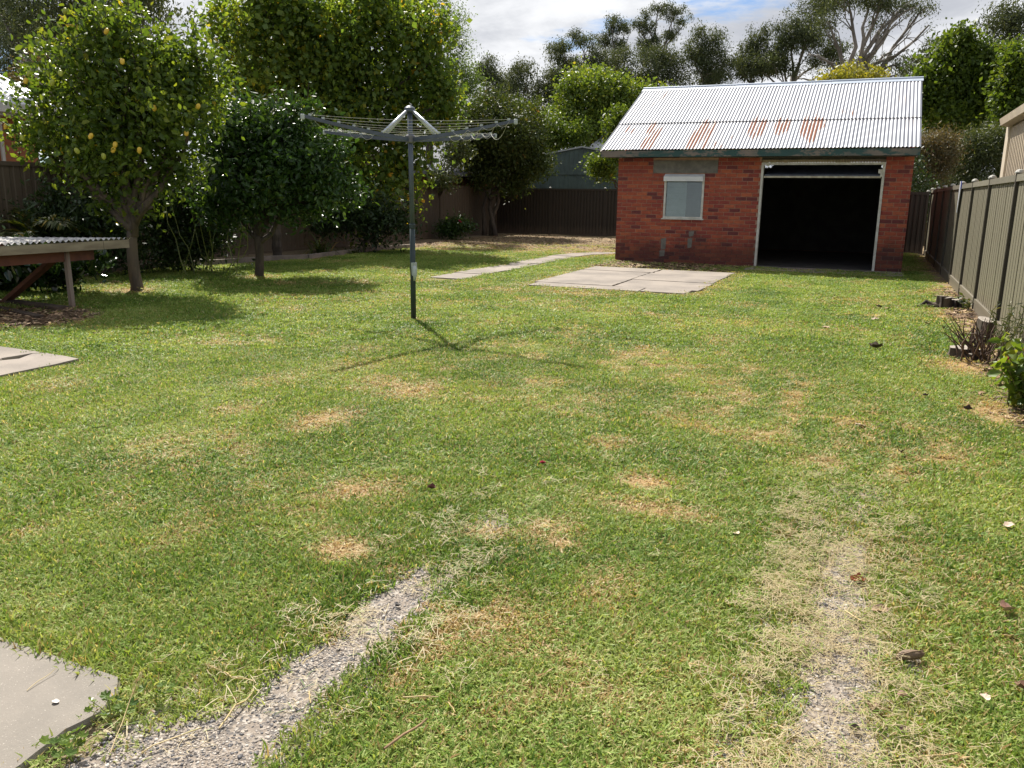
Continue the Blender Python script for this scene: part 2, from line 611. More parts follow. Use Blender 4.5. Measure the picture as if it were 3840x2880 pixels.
def poly_slab(name, pts, z1, mat, parent=None, th=.12, jitter=0.0, seed=0, step=.12):
    """slab with slightly worn outline"""
    rng = np.random.default_rng(seed)
    out = []
    n = len(pts)
    for i in range(n):
        a = np.array(pts[i], float)
        c = np.array(pts[(i + 1) % n], float)
        L = np.hypot(*(c - a))
        k = max(1, int(L / step))
        for t in range(k):
            out.append(a + (c - a) * t / k + rng.normal(0, jitter, 2))
    m = len(out)
    mb = MB()
    mb.add([(q[0], q[1], z1 - th) for q in out] + [(q[0], q[1], z1 - .012) for q in out] + [((q[0] - np.mean([u[0] for u in out])) * .997 + np.mean([u[0] for u in out]), (q[1] - np.mean([u[1] for u in out])) * .997 + np.mean([u[1] for u in out]), z1) for q in out],
           [(i, (i + 1) % m, m + (i + 1) % m, m + i) for i in range(m)] + [(m + i, m + (i + 1) % m, 2 * m + (i + 1) % m, 2 * m + i) for i in range(m)] + [tuple(2 * m + i for i in range(m))])
    return mb.build(name, mat, parent)


# corner slab at the lower left, side slab, paving in front of the shed, path
o = poly_slab('pavement', [(-1.955, -1.5), (-1.95, .9), (-1.93, 1.25), (-1.95, 1.40), (-1.93, 1.50), (-1.965, 1.59), (-2.03, 1.655), (-2.4, 1.66), (-6.0, 1.68), (-6.0, -1.5)], .012, M['concrete'], jitter=.0016, seed=2, step=.05)
tag(o, 'pale concrete slab at the lower left corner', kind='structure')
side = empty('side_pavement')
tag(side, 'old concrete pad beside the lawn at the left', kind='structure')
poly_slab('slab', [(-6.38, 1.9), (-6.37, 4.6), (-6.40, 5.14), (-6.9, 5.2), (-6.98, 5.12), (-6.86, 4.9), (-6.93, 4.78), (-7.0, 1.9)], .03, M['concrete2'], side, jitter=.006, seed=4)
poly_slab('slab', [(-7.015, 1.9), (-6.95, 4.76), (-7.02, 4.86), (-7.0, 5.13), (-6.93, 5.2), (-7.6, 5.24), (-9.4, 5.3), (-9.4, 1.9)], .03, M['concrete2'], side, jitter=.006, seed=5)

pav = empty('paving')
tag(pav, 'cracked concrete slabs in front of the brick shed', kind='structure')
gy = [13.05, 13.58, 14.9, 16.42, 17.35]
for i in range(4):
    y0, y1 = gy[i] + (.012 if i else 0), gy[i + 1] - .012
    xm0 = [-3.35, -3.95, -3.98, -3.95][i]
    xr = [-2.62, -2.5, -2.5, -2.5][i]
    xl = [-5.28, -5.38, -5.42, -5.42][i]
    poly_slab('slab', [(xl, y0), (xm0 - .014, y0), (xm0 - .03, y1), (xl - .02, y1)], .026 + .004 * (i % 2), M['concrete2'], pav, jitter=.007, seed=10 + i)
    poly_slab('slab', [(xm0 + .014, y0), (xr, y0), (xr + .03, y1), (xm0 + .0, y1)], .024 + .005 * ((i + 1) % 2), M['concrete2'], pav, jitter=.007, seed=20 + i)
for k, (xa, xb) in enumerate(((-2.44, -.6), (-.57, .7))):
    poly_slab('slab', [(xa, 18.35), (xb, 18.35), (xb, 19.5), (xa, 19.5)], .02, M['concrete2'], pav, jitter=.005, seed=30 + k)

pth = empty('path')
tag(pth, 'narrow concrete path running past the shed', kind='structure')
L_ = []
for (a, b), (c, d) in zip(PATH_PTS[:-1], PATH_PTS[1:]):
    n_ = max(1, round(math.hypot(c - a, d - b) / 1.0))
    for t in range(n_):
        L_.append((a + (c - a) * t / n_, b + (d - b) * t / n_))
L_.append(PATH_PTS[-1])
for i in range(len(L_) - 1):
    p0, p1 = Vector((*L_[i], 0)), Vector((*L_[i + 1], 0))

    def nrm(k):
        a = Vector((*L_[max(k - 1, 0)], 0))
        c = Vector((*L_[min(k + 1, len(L_) - 1)], 0))
        d = (c - a).normalized()
        return Vector((-d.y, d.x, 0))
    d = (p1 - p0).normalized()
    a0, a1 = p0 + d * .012, p1 - d * .012
    n0, n1 = nrm(i) * .34, nrm(i + 1) * .34
    poly_slab('slab', [(a0 - n0)[:2], (a1 - n1)[:2], (a1 + n1)[:2], (a0 + n0)[:2]], .022 + .006 * (i % 3 == 1), M['concrete2'], pth, jitter=.006, seed=50 + i)

# wheel strips of exposed aggregate
b_ = NB('aggregate')
p_ = b_.pos()
v_ = b_.N('ShaderNodeTexVoronoi')
v_.inputs['Scale'].default_value = 95
b_.L(p_, v_.inputs['Vector'])
c_ = b_.ramp(b_.math('FRACT', b_.math('MULTIPLY', v_.outputs['Color'], 3.1)), [(0, (.08, .078, .08)), (.35, (.15, .128, .108)), (.7, (.26, .215, .17)), (1, (.36, .33, .29))])
c_ = b_.mix(b_.mr(b_.noise(p_, 9, 4, .6), .45, .62, 0, .75), c_, (.22, .18, .145))
M['aggregate'] = b_.done(b_.bsdf(c_, .85, 0, .3, b_.bump(v_.outputs['Distance'], .5, .006)))
for cx, y0, y1, lab in ((-1.53, -1, 4.3, 'left strip of pebbly exposed aggregate sunk in the lawn'), (.04, -1, 4.6, 'right strip of pebbly exposed aggregate sunk in the lawn')):
    o = poly_slab('path', [(cx - .30, y0), (cx + .26, y0), (cx + .26, y1), (cx - .26, y1)], .0035, M['aggregate'], jitter=.006, seed=int(y1 * 10))
    tag(o, lab, kind='structure')

# ------------------------------------------------------------------ brick shed
SX, SY, SD, SH = -5.64, 19.53, 6.7, 2.40
SW = 6.32


def brick_mat(name, col, dark, seed):
    b = NB(name)
    p = b.pos()
    n = b.noise(p, 14, 5, .65)
    c = b.mix(b.mr(n, .35, .68), col, dark)
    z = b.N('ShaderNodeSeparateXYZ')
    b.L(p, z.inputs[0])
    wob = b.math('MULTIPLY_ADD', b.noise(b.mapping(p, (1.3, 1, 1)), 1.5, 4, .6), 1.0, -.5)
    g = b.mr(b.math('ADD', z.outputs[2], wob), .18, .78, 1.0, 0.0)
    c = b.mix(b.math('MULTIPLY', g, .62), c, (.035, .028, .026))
    return b.done(b.bsdf(c, .85, 0, .25, b.bump(b.noise(p, 70, 4, .65), .5, .006)))


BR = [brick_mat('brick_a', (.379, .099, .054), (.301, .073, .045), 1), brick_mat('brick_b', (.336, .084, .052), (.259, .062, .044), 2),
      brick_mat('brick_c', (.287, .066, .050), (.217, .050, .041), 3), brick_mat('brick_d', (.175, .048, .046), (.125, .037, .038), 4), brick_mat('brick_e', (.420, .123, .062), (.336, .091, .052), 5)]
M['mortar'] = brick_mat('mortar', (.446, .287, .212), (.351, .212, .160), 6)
b_ = NB('side_brickwork')
bt_ = b_.N('ShaderNodeTexBrick')
bt_.inputs['Color1'].default_value = (.38, .10, .055, 1)
bt_.inputs['Color2'].default_value = (.25, .06, .045, 1)
bt_.inputs['Mortar'].default_value = (.33, .2, .16, 1)
bt_.inputs['Scale'].default_value = 1
bt_.inputs['Brick Width'].default_value = .24
bt_.inputs['Row Height'].default_value = .0857
bt_.inputs['Mortar Size'].default_value = .008
sx_ = b_.N('ShaderNodeSeparateXYZ')
b_.L(b_.pos(), sx_.inputs[0])
cv_ = b_.N('ShaderNodeCombineXYZ')
b_.L(b_.math('ADD', sx_.outputs[0], sx_.outputs[1]), cv_.inputs[0])
b_.L(sx_.outputs[2], cv_.inputs[1])
b_.L(cv_.outputs[0], bt_.inputs['Vector'])
M['side_brick'] = b_.done(b_.bsdf(bt_.outputs['Color'], .85, 0, .2, b_.bump(bt_.outputs['Fac'], -.4, .01)))
M['cement'] = plain('cement', (.20, .185, .165), (.13, .125, .11), 6, .9, bump=.4, bscale=60)
M['white_frame'] = plain('white_frame', (.62, .62, .58), (.48, .47, .42), 8, .55, bump=.1)
M['cream_paint'] = plain('cream_paint', (.55, .53, .42), (.36, .32, .24), 9, .6, bump=.15)
b_ = NB('peeling_green')
p_ = b_.pos()
f_ = b_.mr(b_.noise(b_.mapping(p_, (1, 1, 2.5)), 3.2, 6, .7), .47, .55)
f_ = b_.math('MULTIPLY', f_, b_.mr(b_.noise(p_, .5, 2, .5), .36, .50))
c_ = b_.mix(f_, b_.mix(b_.noise(p_, 6, 4, .6), (.020, .06, .058), (.035, .085, .08)), (.19, .155, .13))
M['fascia'] = b_.done(b_.bsdf(c_, .6, 0, .35, b_.bump(f_, .3, .004)))
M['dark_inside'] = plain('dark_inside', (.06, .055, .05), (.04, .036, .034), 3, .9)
M['door_blue'] = plain('door_blue', (.10, .12, .16), (.06, .07, .10), 4, .5)

shed = empty('brick_shed', (SX, SY, 0))
tag(shed, 'red brick shed with a rusty corrugated roof and open garage door', 'shed')


def build_shed():
    rnd = random.Random(5)
    wt = .11
    y0 = .006
    win = (1.12, 2.04, 1.04, 2.03)
    lin = (.84, 2.32, 2.06, 2.34)
    dr = (3.27, 5.79)
    w = MB()
    w.box(0, win[0], y0, wt, 0, SH)
    w.box(win[1], dr[0], y0, wt, 0, SH)
    w.box(win[0], win[1], y0, wt, 0, win[2])
    w.box(win[0], win[1], y0, wt, win[3], SH)
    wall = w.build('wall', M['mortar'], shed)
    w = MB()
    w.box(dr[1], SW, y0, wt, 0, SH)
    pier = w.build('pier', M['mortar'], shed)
    # bricks of the front wall, one by one
    c = .0857
    bricks = []
    holes = [win, lin]
    for row in range(28):
        z = row * c
        for (a, e) in ((0, dr[0]), (dr[1], SW)):
            x = a + (0 if row % 2 == 0 else -.12)
            while x < e - .01:
                xa, xb = max(x, a), min(x + .2275, e)
                segs = [(xa, xb)]
                for (hx0, hx1, hz0, hz1) in holes:
                    if z + .076 > hz0 + .012 and z < hz1 - .012:
                        ns = []
                        for (p, q) in segs:
                            if q <= hx0 or p >= hx1:
                                ns.append((p, q))
                            else:
                                if p < hx0:
                                    ns.append((p, hx0 - .004))
                                if q > hx1:
                                    ns.append((hx1 + .004, q))
                        segs = ns
                for (p, q) in segs:
                    if q - p > .03:
                        bricks.append((p, q, z, row))
                x += .24
    cache = {}
    wts = [5, 6, 5, 2.2, 3.5]

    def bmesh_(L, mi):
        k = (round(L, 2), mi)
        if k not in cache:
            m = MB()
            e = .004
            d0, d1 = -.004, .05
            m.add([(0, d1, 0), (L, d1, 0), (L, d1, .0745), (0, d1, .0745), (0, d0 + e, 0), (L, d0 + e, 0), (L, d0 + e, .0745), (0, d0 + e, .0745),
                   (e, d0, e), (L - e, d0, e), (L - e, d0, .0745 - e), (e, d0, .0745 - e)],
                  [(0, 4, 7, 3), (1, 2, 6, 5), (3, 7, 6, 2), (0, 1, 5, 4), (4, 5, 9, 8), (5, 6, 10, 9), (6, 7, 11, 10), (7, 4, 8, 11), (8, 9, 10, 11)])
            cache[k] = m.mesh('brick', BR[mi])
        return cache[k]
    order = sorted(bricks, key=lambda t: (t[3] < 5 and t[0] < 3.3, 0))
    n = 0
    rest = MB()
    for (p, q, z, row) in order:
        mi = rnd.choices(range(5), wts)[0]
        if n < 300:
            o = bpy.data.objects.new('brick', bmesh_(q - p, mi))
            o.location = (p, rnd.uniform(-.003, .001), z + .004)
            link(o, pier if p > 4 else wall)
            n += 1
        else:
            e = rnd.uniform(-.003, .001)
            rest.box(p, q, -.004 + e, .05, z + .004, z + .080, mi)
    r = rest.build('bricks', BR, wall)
    r['kind'] = 'stuff'
    # lintel, cement patches
    m = MB()
    m.box(lin[0], lin[1], -.012, .05, lin[2], lin[3])
    m.build('lintel', M['cement'], shed)
    for (a, e, z0, z1) in ((1.09, 1.20, .14, .30), (1.11, 1.22, .30, .58), (1.74, 1.83, .36, .60), (1.76, 1.86, .62, .76)):
        m = MB()
        m.add([(a, -.009, z0), (e, -.009, z0 + .02), (e + .012, -.009, z1), (a - .01, -.009, z1 - .02), (a, .03, z0), (e, .03, z0 + .02), (e + .012, .03, z1), (a - .01, .03, z1 - .02)],
              [(0, 1, 2, 3), (0, 4, 5, 1), (1, 5, 6, 2), (2, 6, 7, 3), (3, 7, 4, 0)])
        m.build('cement_patch', M['cement'], shed)
    # side and back walls
    m = MB()
    m.box(wt + .002, SW - wt - .002, SD - wt, SD, 0, SH)
    m.build('back_wall', M['side_brick'], shed)
    for x0 in (0.0, SW - wt):
        hr = 1.73
        m = MB()
        m.box(x0, x0 + wt, wt + .002, SD, 0, SH - .001)
        m.add([(x0, wt, SH), (x0 + wt, wt, SH), (x0, SD, SH), (x0 + wt, SD, SH), (x0, SD / 2, SH + hr - .12), (x0 + wt, SD / 2, SH + hr - .12)],
              [(0, 4, 2), (1, 3, 5), (0, 1, 5, 4), (4, 5, 3, 2)])
        m.build('side_wall', M['side_brick'], shed)
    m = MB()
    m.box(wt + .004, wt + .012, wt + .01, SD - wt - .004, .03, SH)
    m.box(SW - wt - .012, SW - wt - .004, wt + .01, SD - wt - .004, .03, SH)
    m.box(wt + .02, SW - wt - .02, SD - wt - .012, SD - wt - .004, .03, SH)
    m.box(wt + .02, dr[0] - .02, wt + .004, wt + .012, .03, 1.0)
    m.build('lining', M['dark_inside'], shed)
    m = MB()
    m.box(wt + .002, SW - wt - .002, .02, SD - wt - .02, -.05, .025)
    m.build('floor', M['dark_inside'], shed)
    # things-inside silhouettes are left dark; rafters
    for k in range(7):
        x = .4 + k * .92
        m = MB()
        m.bar((x, .0, SH + .02), (x, SD / 2, SH + 1.55), .045, .09)
        m.build('rafter', M['dark_inside'], shed)
    # window
    wf = MB()
    a, e, z0, z1 = win
    wf.box(a, a + .045, -.02, .07, z0, z1)
    wf.box(e - .045, e, -.02, .07, z0, z1)
    wf.box(a + .045, e - .045, -.018, .07, z0, z0 + .035)
    wf.box(a + .045, e - .045, -.018, .07, z1 - .03, z1)
    win_o = wf.build('window', M['white_frame'], shed)
    sill = MB()
    sill.box(a - .03, e + .03, -.045, .05, z0 - .03, z0 - .002)
    sill.build('sill', M['white_frame'], win_o)
    pel = MB()
    pel.add([(a - .006, -.10, z1 - .155), (e - .02, -.10, z1 - .155), (e - .02, -.10, z1 - .05), (a - .006, -.10, z1 - .05), (a + .01, -.02, z1 + .004), (e - .01, -.02, z1 + .004), (a - .006, .0, z1 - .155), (e - .02, .0, z1 - .155)],
            [(0, 1, 2, 3), (3, 2, 5, 4), (0, 3, 4, 6), (1, 7, 5, 2), (0, 6, 7, 1), (6, 4, 5, 7)])
    pel.build('blind_box', plain('blind_white', (.72, .74, .76), (.64, .66, .68), 4, .45, bump=.05), win_o)
    bg = NB('louvre_glass')
    g = bg.N('ShaderNodeBsdfGlossy')
    g.inputs['Roughness'].default_value = .06
    g.inputs['Color'].default_value = (.75, .82, .82, 1)
    t = bg.N('ShaderNodeBsdfTransparent')
    t.inputs['Color'].default_value = (.8, .86, .85, 1)
    mx = bg.N('ShaderNodeMixShader')
    fr = bg.N('ShaderNodeFresnel')
    fr.inputs['IOR'].default_value = 1.45
    bg.L(bg.math('ADD', fr.outputs[0], .06), mx.inputs[0])
    bg.L(t.outputs[0], mx.inputs[1])
    bg.L(g.outputs[0], mx.inputs[2])
    glass = bg.done(mx.outputs[0])
    nb = 6
    h = (z1 - .155 - z0 - .035) / nb
    for k in range(nb):
        zc = z0 + .035 + h * (k + .5)
        lv = MB()
        dy, dz = .005, h * .515
        lv.add([(a + .05, .02 - dy, zc - dz), (e - .05, .02 - dy, zc - dz), (e - .05, .02 + dy, zc + dz), (a + .05, .02 + dy, zc + dz),
                (a + .05, .025 - dy, zc - dz), (e - .05, .025 - dy, zc - dz), (e - .05, .025 + dy, zc + dz), (a + .05, .025 + dy, zc + dz)],
               [(0, 1, 2, 3), (7, 6, 5, 4), (0, 4, 5, 1), (1, 5, 6, 2), (2, 6, 7, 3), (3, 7, 4, 0)])
        lv.build('pane', glass, win_o)
    bd = MB()
    bd.box(a + .05, a + .50, .10, .105, z0 + .01, z1 - .03)
    bd.build('blind', plain('pale_blind', (.34, .36, .36), (.27, .29, .29), 5, .8, bump=.1), win_o)
    # garage door frame and tilt door
    fm = MB()
    fm.box(dr[0] + .002, dr[0] + .052, -.03, .09, 0, 2.285)
    fm.box(dr[1] - .052, dr[1] - .002, -.03, .09, 0, 2.285)
    fm.box(dr[0] + .052, dr[1] - .052, -.03, .06, 2.235, 2.285)
    fm.build('door_frame', M['white_frame'], shed)
    d = MB()
    d.add([(dr[0] + .08, .02, 1.99), (dr[1] - .08, .02, 1.99), (dr[1] - .08, 2.1, 2.33), (dr[0] + .08, 2.1, 2.33), (dr[0] + .08, .02, 2.03), (dr[1] - .08, .02, 2.03), (dr[1] - .08, 2.1, 2.37), (dr[0] + .08, 2.1, 2.37)],
          [(0, 3, 2, 1), (4, 5, 6, 7), (0, 1, 5, 4), (1, 2, 6, 5), (2, 3, 7, 6), (3, 0, 4, 7)])
    door = d.build('door', M['door_blue'], shed)
    d = MB()
    d.box(dr[0] + .06, dr[1] - .07, -.012, .018, 1.962, 2.0)
    d.build('door_rail', M['cream_paint'], door)
    d = MB()
    d.box(dr[1] - .13, dr[1] - .052, -.04, .0, 2.06, 2.14)
    d.box(dr[1] - .09, dr[1] - .052, -.05, -.01, 1.99, 2.06)
    d.build('hinge', M['white_frame'], door)
    d = MB()
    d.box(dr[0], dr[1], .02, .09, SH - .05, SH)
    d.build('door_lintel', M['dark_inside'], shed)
    # fascia, soffit, barge boards
    f = MB()
    f.box(-.33, 6.40, -.385, -.355, 2.405, 2.545)
    f.build('fascia', M['fascia'], shed)
    f = MB()
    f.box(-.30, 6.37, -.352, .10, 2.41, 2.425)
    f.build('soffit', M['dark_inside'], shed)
    for x in (-.335, 6.375):
        f = MB()
        f.bar((x, -.37, 2.47), (x, SD / 2, 4.20), .025, .15)
        f.bar((x, SD / 2, 4.20), (x, SD + .37, 2.47), .025, .15)
        f.build('barge_board', M['fascia'], shed)
    # roof sheets
    b = NB('old_iron')
    p = b.obj()
    ru = b.attr('rust')
    n = b.noise(b.mapping(p, (14, 2.5, 2.5)), 1.6, 6, .7)
    fr_ = b.mr(b.math('ADD', ru, b.math('MULTIPLY_ADD', n, .9, -.45)), .42, .62)
    halo = b.mr(b.math('ADD', ru, b.math('MULTIPLY_ADD', n, .6, -.3)), .16, .6, 0, .55)
    base = b.mix(b.mr(b.noise(b.mapping(p, (6, .5, .5)), 1.1, 5, .6), .35, .65), (.290, .298, .325), (.228, .236, .265))
    base = b.mix(b.mr(b.noise(b.mapping(p, (9, .6, .6)), 1.3, 4, .6), .58, .74, 0, .35), base, (.40, .33, .26))
    c = b.mix(halo, base, (.36, .20, .11))
    c = b.mix(fr_, c, b.mix(b.noise(p, 9, 4, .6), (.15, .040, .024), (.24, .085, .035)))
    iron = b.done(b.bsdf(c, b.mr(fr_, 0, 1, .5, .9), b.mr(fr_, 0, 1, .25, 0), .4, b.bump(b.noise(p, 25, 4, .6), .12, .01)))
    rust_spots = [(-.02, .31, .05, .05, .8), (.13, .28, .05, .04, .8), (.02, .15, .04, .05, .5), (.56, .30, .09, .08, 1), (.64, .10, .09, .09, 1), (.78, .20, .07, .12, 1), (.80, .05, .07, .07, .9), (.70, .25, .1, .1, .6),
                  (1.80, .28, .12, .12, 1), (1.73, .14, .14, .14, 1), (2.02, .24, .07, .12, 1), (2.03, .06, .07, .08, .9), (1.86, .2, .14, .15, .7), (2.26, .05, .04, .05, .6), (2.40, .03, .04, .04, .6), (2.53, .16, .04, .04, .7),
                  (2.93, .30, .09, .12, 1), (3.12, .29, .11, .12, .95), (3.02, .18, .1, .06, .7), (3.47, .32, .08, .09, .95), (3.62, .30, .12, .10, .9), (3.54, .22, .1, .06, .7), (4.06, .28, .10, .12, 1.05), (4.25, .25, .12, .16, 1.1),
                  (4.36, .32, .1, .08, 1), (4.24, .10, .06, .05, .7), (.33, .85, .05, .09, .55), (.2, .72, .05, .06, .4), (3.67, .72, .03, .05, .7), (4.80, .49, .05, .05, .55), (5.0, .46, .05, .05, .6), (4.2, .5, .04, .12, .45), (6.05, .66, .06, .09, .4), (1.25, .70, .1, .1, .3), (2.6, .62, .04, .06, .5)]

    def sheet(x0, x1, t0, t1, lift, back=False):
        pitch, amp = .0762, .0092
        xs = np.arange(x0, x1 + 1e-6, pitch / 8)
        ts = np.linspace(t0, t1, 26)
        Xg, Tg = np.meshgrid(xs, ts, indexing='ij')
        ph = np.cos((Xg + .34) / pitch * 2 * np.pi)
        hz = ph * amp + lift
        run, rise = SD / 2 + .40, 1.755
        ln = math.hypot(run, rise)
        ny_, nz_ = -rise / ln, run / ln
        yy = -.40 + run * Tg + ny_ * hz
        zz = 2.562 + rise * Tg + nz_ * hz
        if back:
            yy = SD - yy
        V = np.stack([Xg, yy, zz], -1).reshape(-1, 3)
        ni, nj = Xg.shape
        i = np.arange(ni - 1)[:, None] * nj + np.arange(nj - 1)[None]
        F = np.stack([i, i + nj, i + nj + 1, i + 1], -1).reshape(-1, 4)
        if back:
            F = F[:, ::-1]
        rs = np.zeros(Xg.shape)
        if not back:
            nn = fbm(Xg, Tg * 4, 9, 3, 41)
            for (cx, ct, rx, rt, am) in rust_spots:
                q = ((Xg - cx) / rx) ** 2 + ((Tg - ct) / (rt * 1.15)) ** 2
                rs = np.maximum(rs, am * np.exp(-.7 * (q * (.5 + nn)) ** 1.6))
            rs = rs * (.52 + .48 * np.clip(ph + .35, -1, 1))
            rs = np.clip(rs, 0, 1.1)
        return np_mesh('roof_sheet', V, F, iron, {'rust': rs.ravel()}, smooth=True)
    sw = .762
    for k in range(9):
        x0 = -.34 + k * .75
        x1 = min(x0 + sw + .01, 6.41)
        lk = .0025 * (k % 2)
        for (t0, t1, lift, bk) in ((0, .405, .012 + lk, False), (.385, .995, .032 + lk, False), (0, .995, .012 + lk, True)):
            link(bpy.data.objects.new('roof_sheet', sheet(x0, x1, t0, t1, lift, bk)), shed)
    nl = MB()
    run, rise = SD / 2 + .40, 1.755
    ln = math.hypot(run, rise)
    for t in (.03, .36, .42, .70, .95):
        for q in range(29):
            x = -.34 + .0762 * 3 * (q + .35)
            lf = .0115 + (.013 if t < .39 else .034)
            cy, cz = -.40 + run * t - rise / ln * lf, 2.562 + rise * t + run / ln * lf
            nl.add([(x - .007, cy - .007, cz - .003), (x + .007, cy - .007, cz - .003), (x + .007, cy + .007, cz + .003), (x - .007, cy + .007, cz + .003), (x, cy - .003, cz + .007)], [(0, 1, 4), (1, 2, 4), (2, 3, 4), (3, 0, 4)])
    nl.build('nails', plain('old_nail', (.16, .13, .11), (.12, .08, .06), 9, .8, bump=0), shed)['kind'] = 'stuff'
    rc = MB()
    yr, zr = SD / 2, 2.562 + 1.755
    for (xa, xb, dz) in ((-.36, 2.2, 0), (2.1, 4.5, .004), (4.4, 6.43, .008)):
        prof = [(-.20, -.075), (-.05, -.005), (-.035, .03), (0, .045), (.035, .03), (.05, -.005), (.20, -.075)]
        vs = [(x, yr + py, zr + .022 + dz + pz) for x in (xa, xb) for (py, pz) in prof]
        n_ = len(prof)
        rc.add(vs, [(i, i + n_, i + n_ + 1, i + 1) for i in range(n_ - 1)])
    rc.build('ridge_cap', plain('ridge_iron', (.42, .47, .55), (.36, .41, .48), 2, .5, .3, bump=.05), shed)


build_shed()

# ------------------------------------------------------------------ steel fences


def fence_mat(name, c1, c2, dirt=.35):
    b = NB(name)
    p = b.pos()
    c = b.mix(b.noise(b.mapping(p, (3, 3, .4)), 2.2, 5, .65), c1, c2)
    oi = b.N('ShaderNodeObjectInfo')
    c = b.mix(b.mr(oi.outputs['Random'], 0, 1, 0, .32, False), c, (.03, .025, .018))
    c = b.mix(b.mr(b.noise(b.mapping(p, (9, 9, .35)), 3, 4, .7), .56, .72, 0, .4), c, (.09, .075, .05))
    z = b.N('ShaderNodeSeparateXYZ')
    b.L(p, z.inputs[0])
    f = b.mr(b.math('ADD', z.outputs[2], b.math('MULTIPLY', b.noise(b.mapping(p, (5, 5, 1)), 2, 4, .6), -.5)), -.2, .22, dirt, 0)
    c = b.mix(f, c, (.16, .12, .085))
    return b.done(b.bsdf(c, .5, 0, .4, b.bump(b.noise(p, 12, 3, .5), .06, .01)))


M['fence_khaki'] = fence_mat('fence_khaki', (.20, .184, .13), (.145, .132, .095))
M['fence_khaki_trim'] = fence_mat('fence_khaki_trim', (.205, .19, .145), (.155, .143, .108))
M['fence_brown'] = fence_mat('fence_brown', (.10, .076, .05), (.078, .059, .04))
M['fence_dark'] = fence_mat('fence_dark', (.045, .036, .029), (.03, .025, .021))
M['fence_cap'] = plain('fence_cap', (.36, .35, .31), (.28, .27, .24), 6, .5, bump=0)


def fence(name, label, p0, u, length, H, bays, mat, trim, side, plinth=True, cap=True, pitch=.128, step=None, rail_h=.075, dep=.032, post_mat=None, sheets=0):
    """p0 start, u unit direction, side +1/-1 which normal faces the garden; parts are children"""
    root = empty(name, (*p0, 0))
    tag(root, label, 'fence')
    u = Vector((*u, 0))
    nv = Vector((-u.y, u.x, 0)) * side
    bounds = bays if isinstance(bays, (list, tuple)) else [length * i / bays for i in range(bays + 1)]

    def P(s, o, z):
        q = u * s + nv * o
        return (q.x, q.y, z)

    def bx(s0, s1, o0, o1, z0, z1, nm, mt, par=root):
        m = MB()
        m.add([P(s0, o0, z0), P(s1, o0, z0), P(s1, o1, z0), P(s0, o1, z0), P(s0, o0, z1), P(s1, o0, z1), P(s1, o1, z1), P(s0, o1, z1)],
              [(0, 3, 2, 1), (4, 5, 6, 7), (0, 1, 5, 4), (1, 2, 6, 5), (2, 3, 7, 6), (3, 0, 4, 7)])
        return m.build(nm, mt, par)
    for i in range(len(bounds) - 1):
        a, e = bounds[i] + .03, bounds[i + 1] - .03
        dz = (step[i] if step else 0)
        zb = .14 if plinth else .03
        prof = []
        if sheets:
            sw = (e - a) / sheets
            for q in range(sheets):
                s0 = a + q * sw
                nl = max(1, round(sw / pitch))
                gw, gd = .032, dep
                prof += [(s0, -gd), (s0 + gw, -gd), (s0 + gw + .004, 0)]
                for t in range(1, nl):
                    c0 = s0 + gw + (sw - gw) * t / nl
                    prof += [(c0 - .015, 0), (c0 - .012, -dep * .75), (c0 + .012, -dep * .75), (c0 + .015, 0)]
                prof += [(s0 + sw - .026, 0), (s0 + sw - .022, -gd)]
        else:
            s = a
            while s < e - .02:
                w1, w2 = pitch * .54, pitch * .09
                for (ds, o) in ((0, dep * .5), (w1, dep * .5), (w1 + w2, -dep * .5), (pitch - w2, -dep * .5)):
                    if s + ds < e:
                        prof.append((s + ds, o))
                s += pitch
        prof.append((e, prof[-1][1]))
        m = MB()
        n = len(prof)
        vs = [P(q, o, zb) for q, o in prof] + [P(q, o, H + dz - .03) for q, o in prof] + [P(q, o - .004, zb) for q, o in prof] + [P(q, o - .004, H + dz - .03) for q, o in prof]
        fs = [(j, j + 1, n + j + 1, n + j) for j in range(n - 1)] + [(2 * n + j + 1, 2 * n + j, 3 * n + j, 3 * n + j + 1) for j in range(n - 1)]
        m.add(vs, fs)
        m.build('panel', mat, root)
        bx(a, e, -.03, .03, H + dz - rail_h, H + dz, 'rail', trim)
        bx(a, e, -.028, .028, zb - .02, zb + .035, 'rail', trim)
        if plinth:
            bx(a - .02, e + .02, -.012, .022, -.03, zb - .025, 'plinth', trim)
    for i, s in enumerate(bounds):
        dz = max((step[min(i, len(bounds) - 2)], step[max(i - 1, 0)])) if step else 0
        po = bx(s - .03, s + .03, -.034, .034, -.05, H + dz + .012, 'post', post_mat or mat)
        if cap:
            m = MB()
            c = u * s
            m.lathe((c.x, c.y, H + dz + .013), [(.052, 0), (.05, .015), (.035, .035), (.012, .045)], 10)
            m.build('post_cap', M['fence_cap'], po)
    return root


fence('side_fence', 'khaki ribbed steel fence with white post caps along the right of the lawn', (1.45, 26.0), (0, -1), 22, 1.80,
      [0, 2.2, 4.4, 6.5, 8.65, 10.65, 12.8, 15.15, 17.4, 19.6, 21.8, 24.0], M['fence_khaki'], M['fence_khaki_trim'], -1, pitch=.19, dep=.045, sheets=3, post_mat=plain('fence_post_dark', (.06, .052, .038), (.045, .038, .029), 4, .5, bump=.05))
fence('back_fence', 'dark brown steel fence across the back behind the brick shed', (-14.0, 31.2), (1, 0), 9, 1.80, 4, M['fence_dark'], M['fence_dark'], -1, plinth=False)
fence('rear_fence', 'short dark steel fence closing the gap beside the shed', (-4.2, 26.9), (1, 0), 5.6, 1.75, 3, M['fence_dark'], M['fence_dark'], -1, plinth=False)
fence('boundary_fence', 'brown steel fence behind the fruit trees on the left', (-14.05, 31.1), (0, -1), 26.4, 1.84, 11, M['fence_brown'], M['fence_brown'], 1, plinth=False, cap=False, dep=.012, pitch=.2,
      step=[.0, .0, .06, .06, .08, .10, .10, .12, .14, .14, .14])

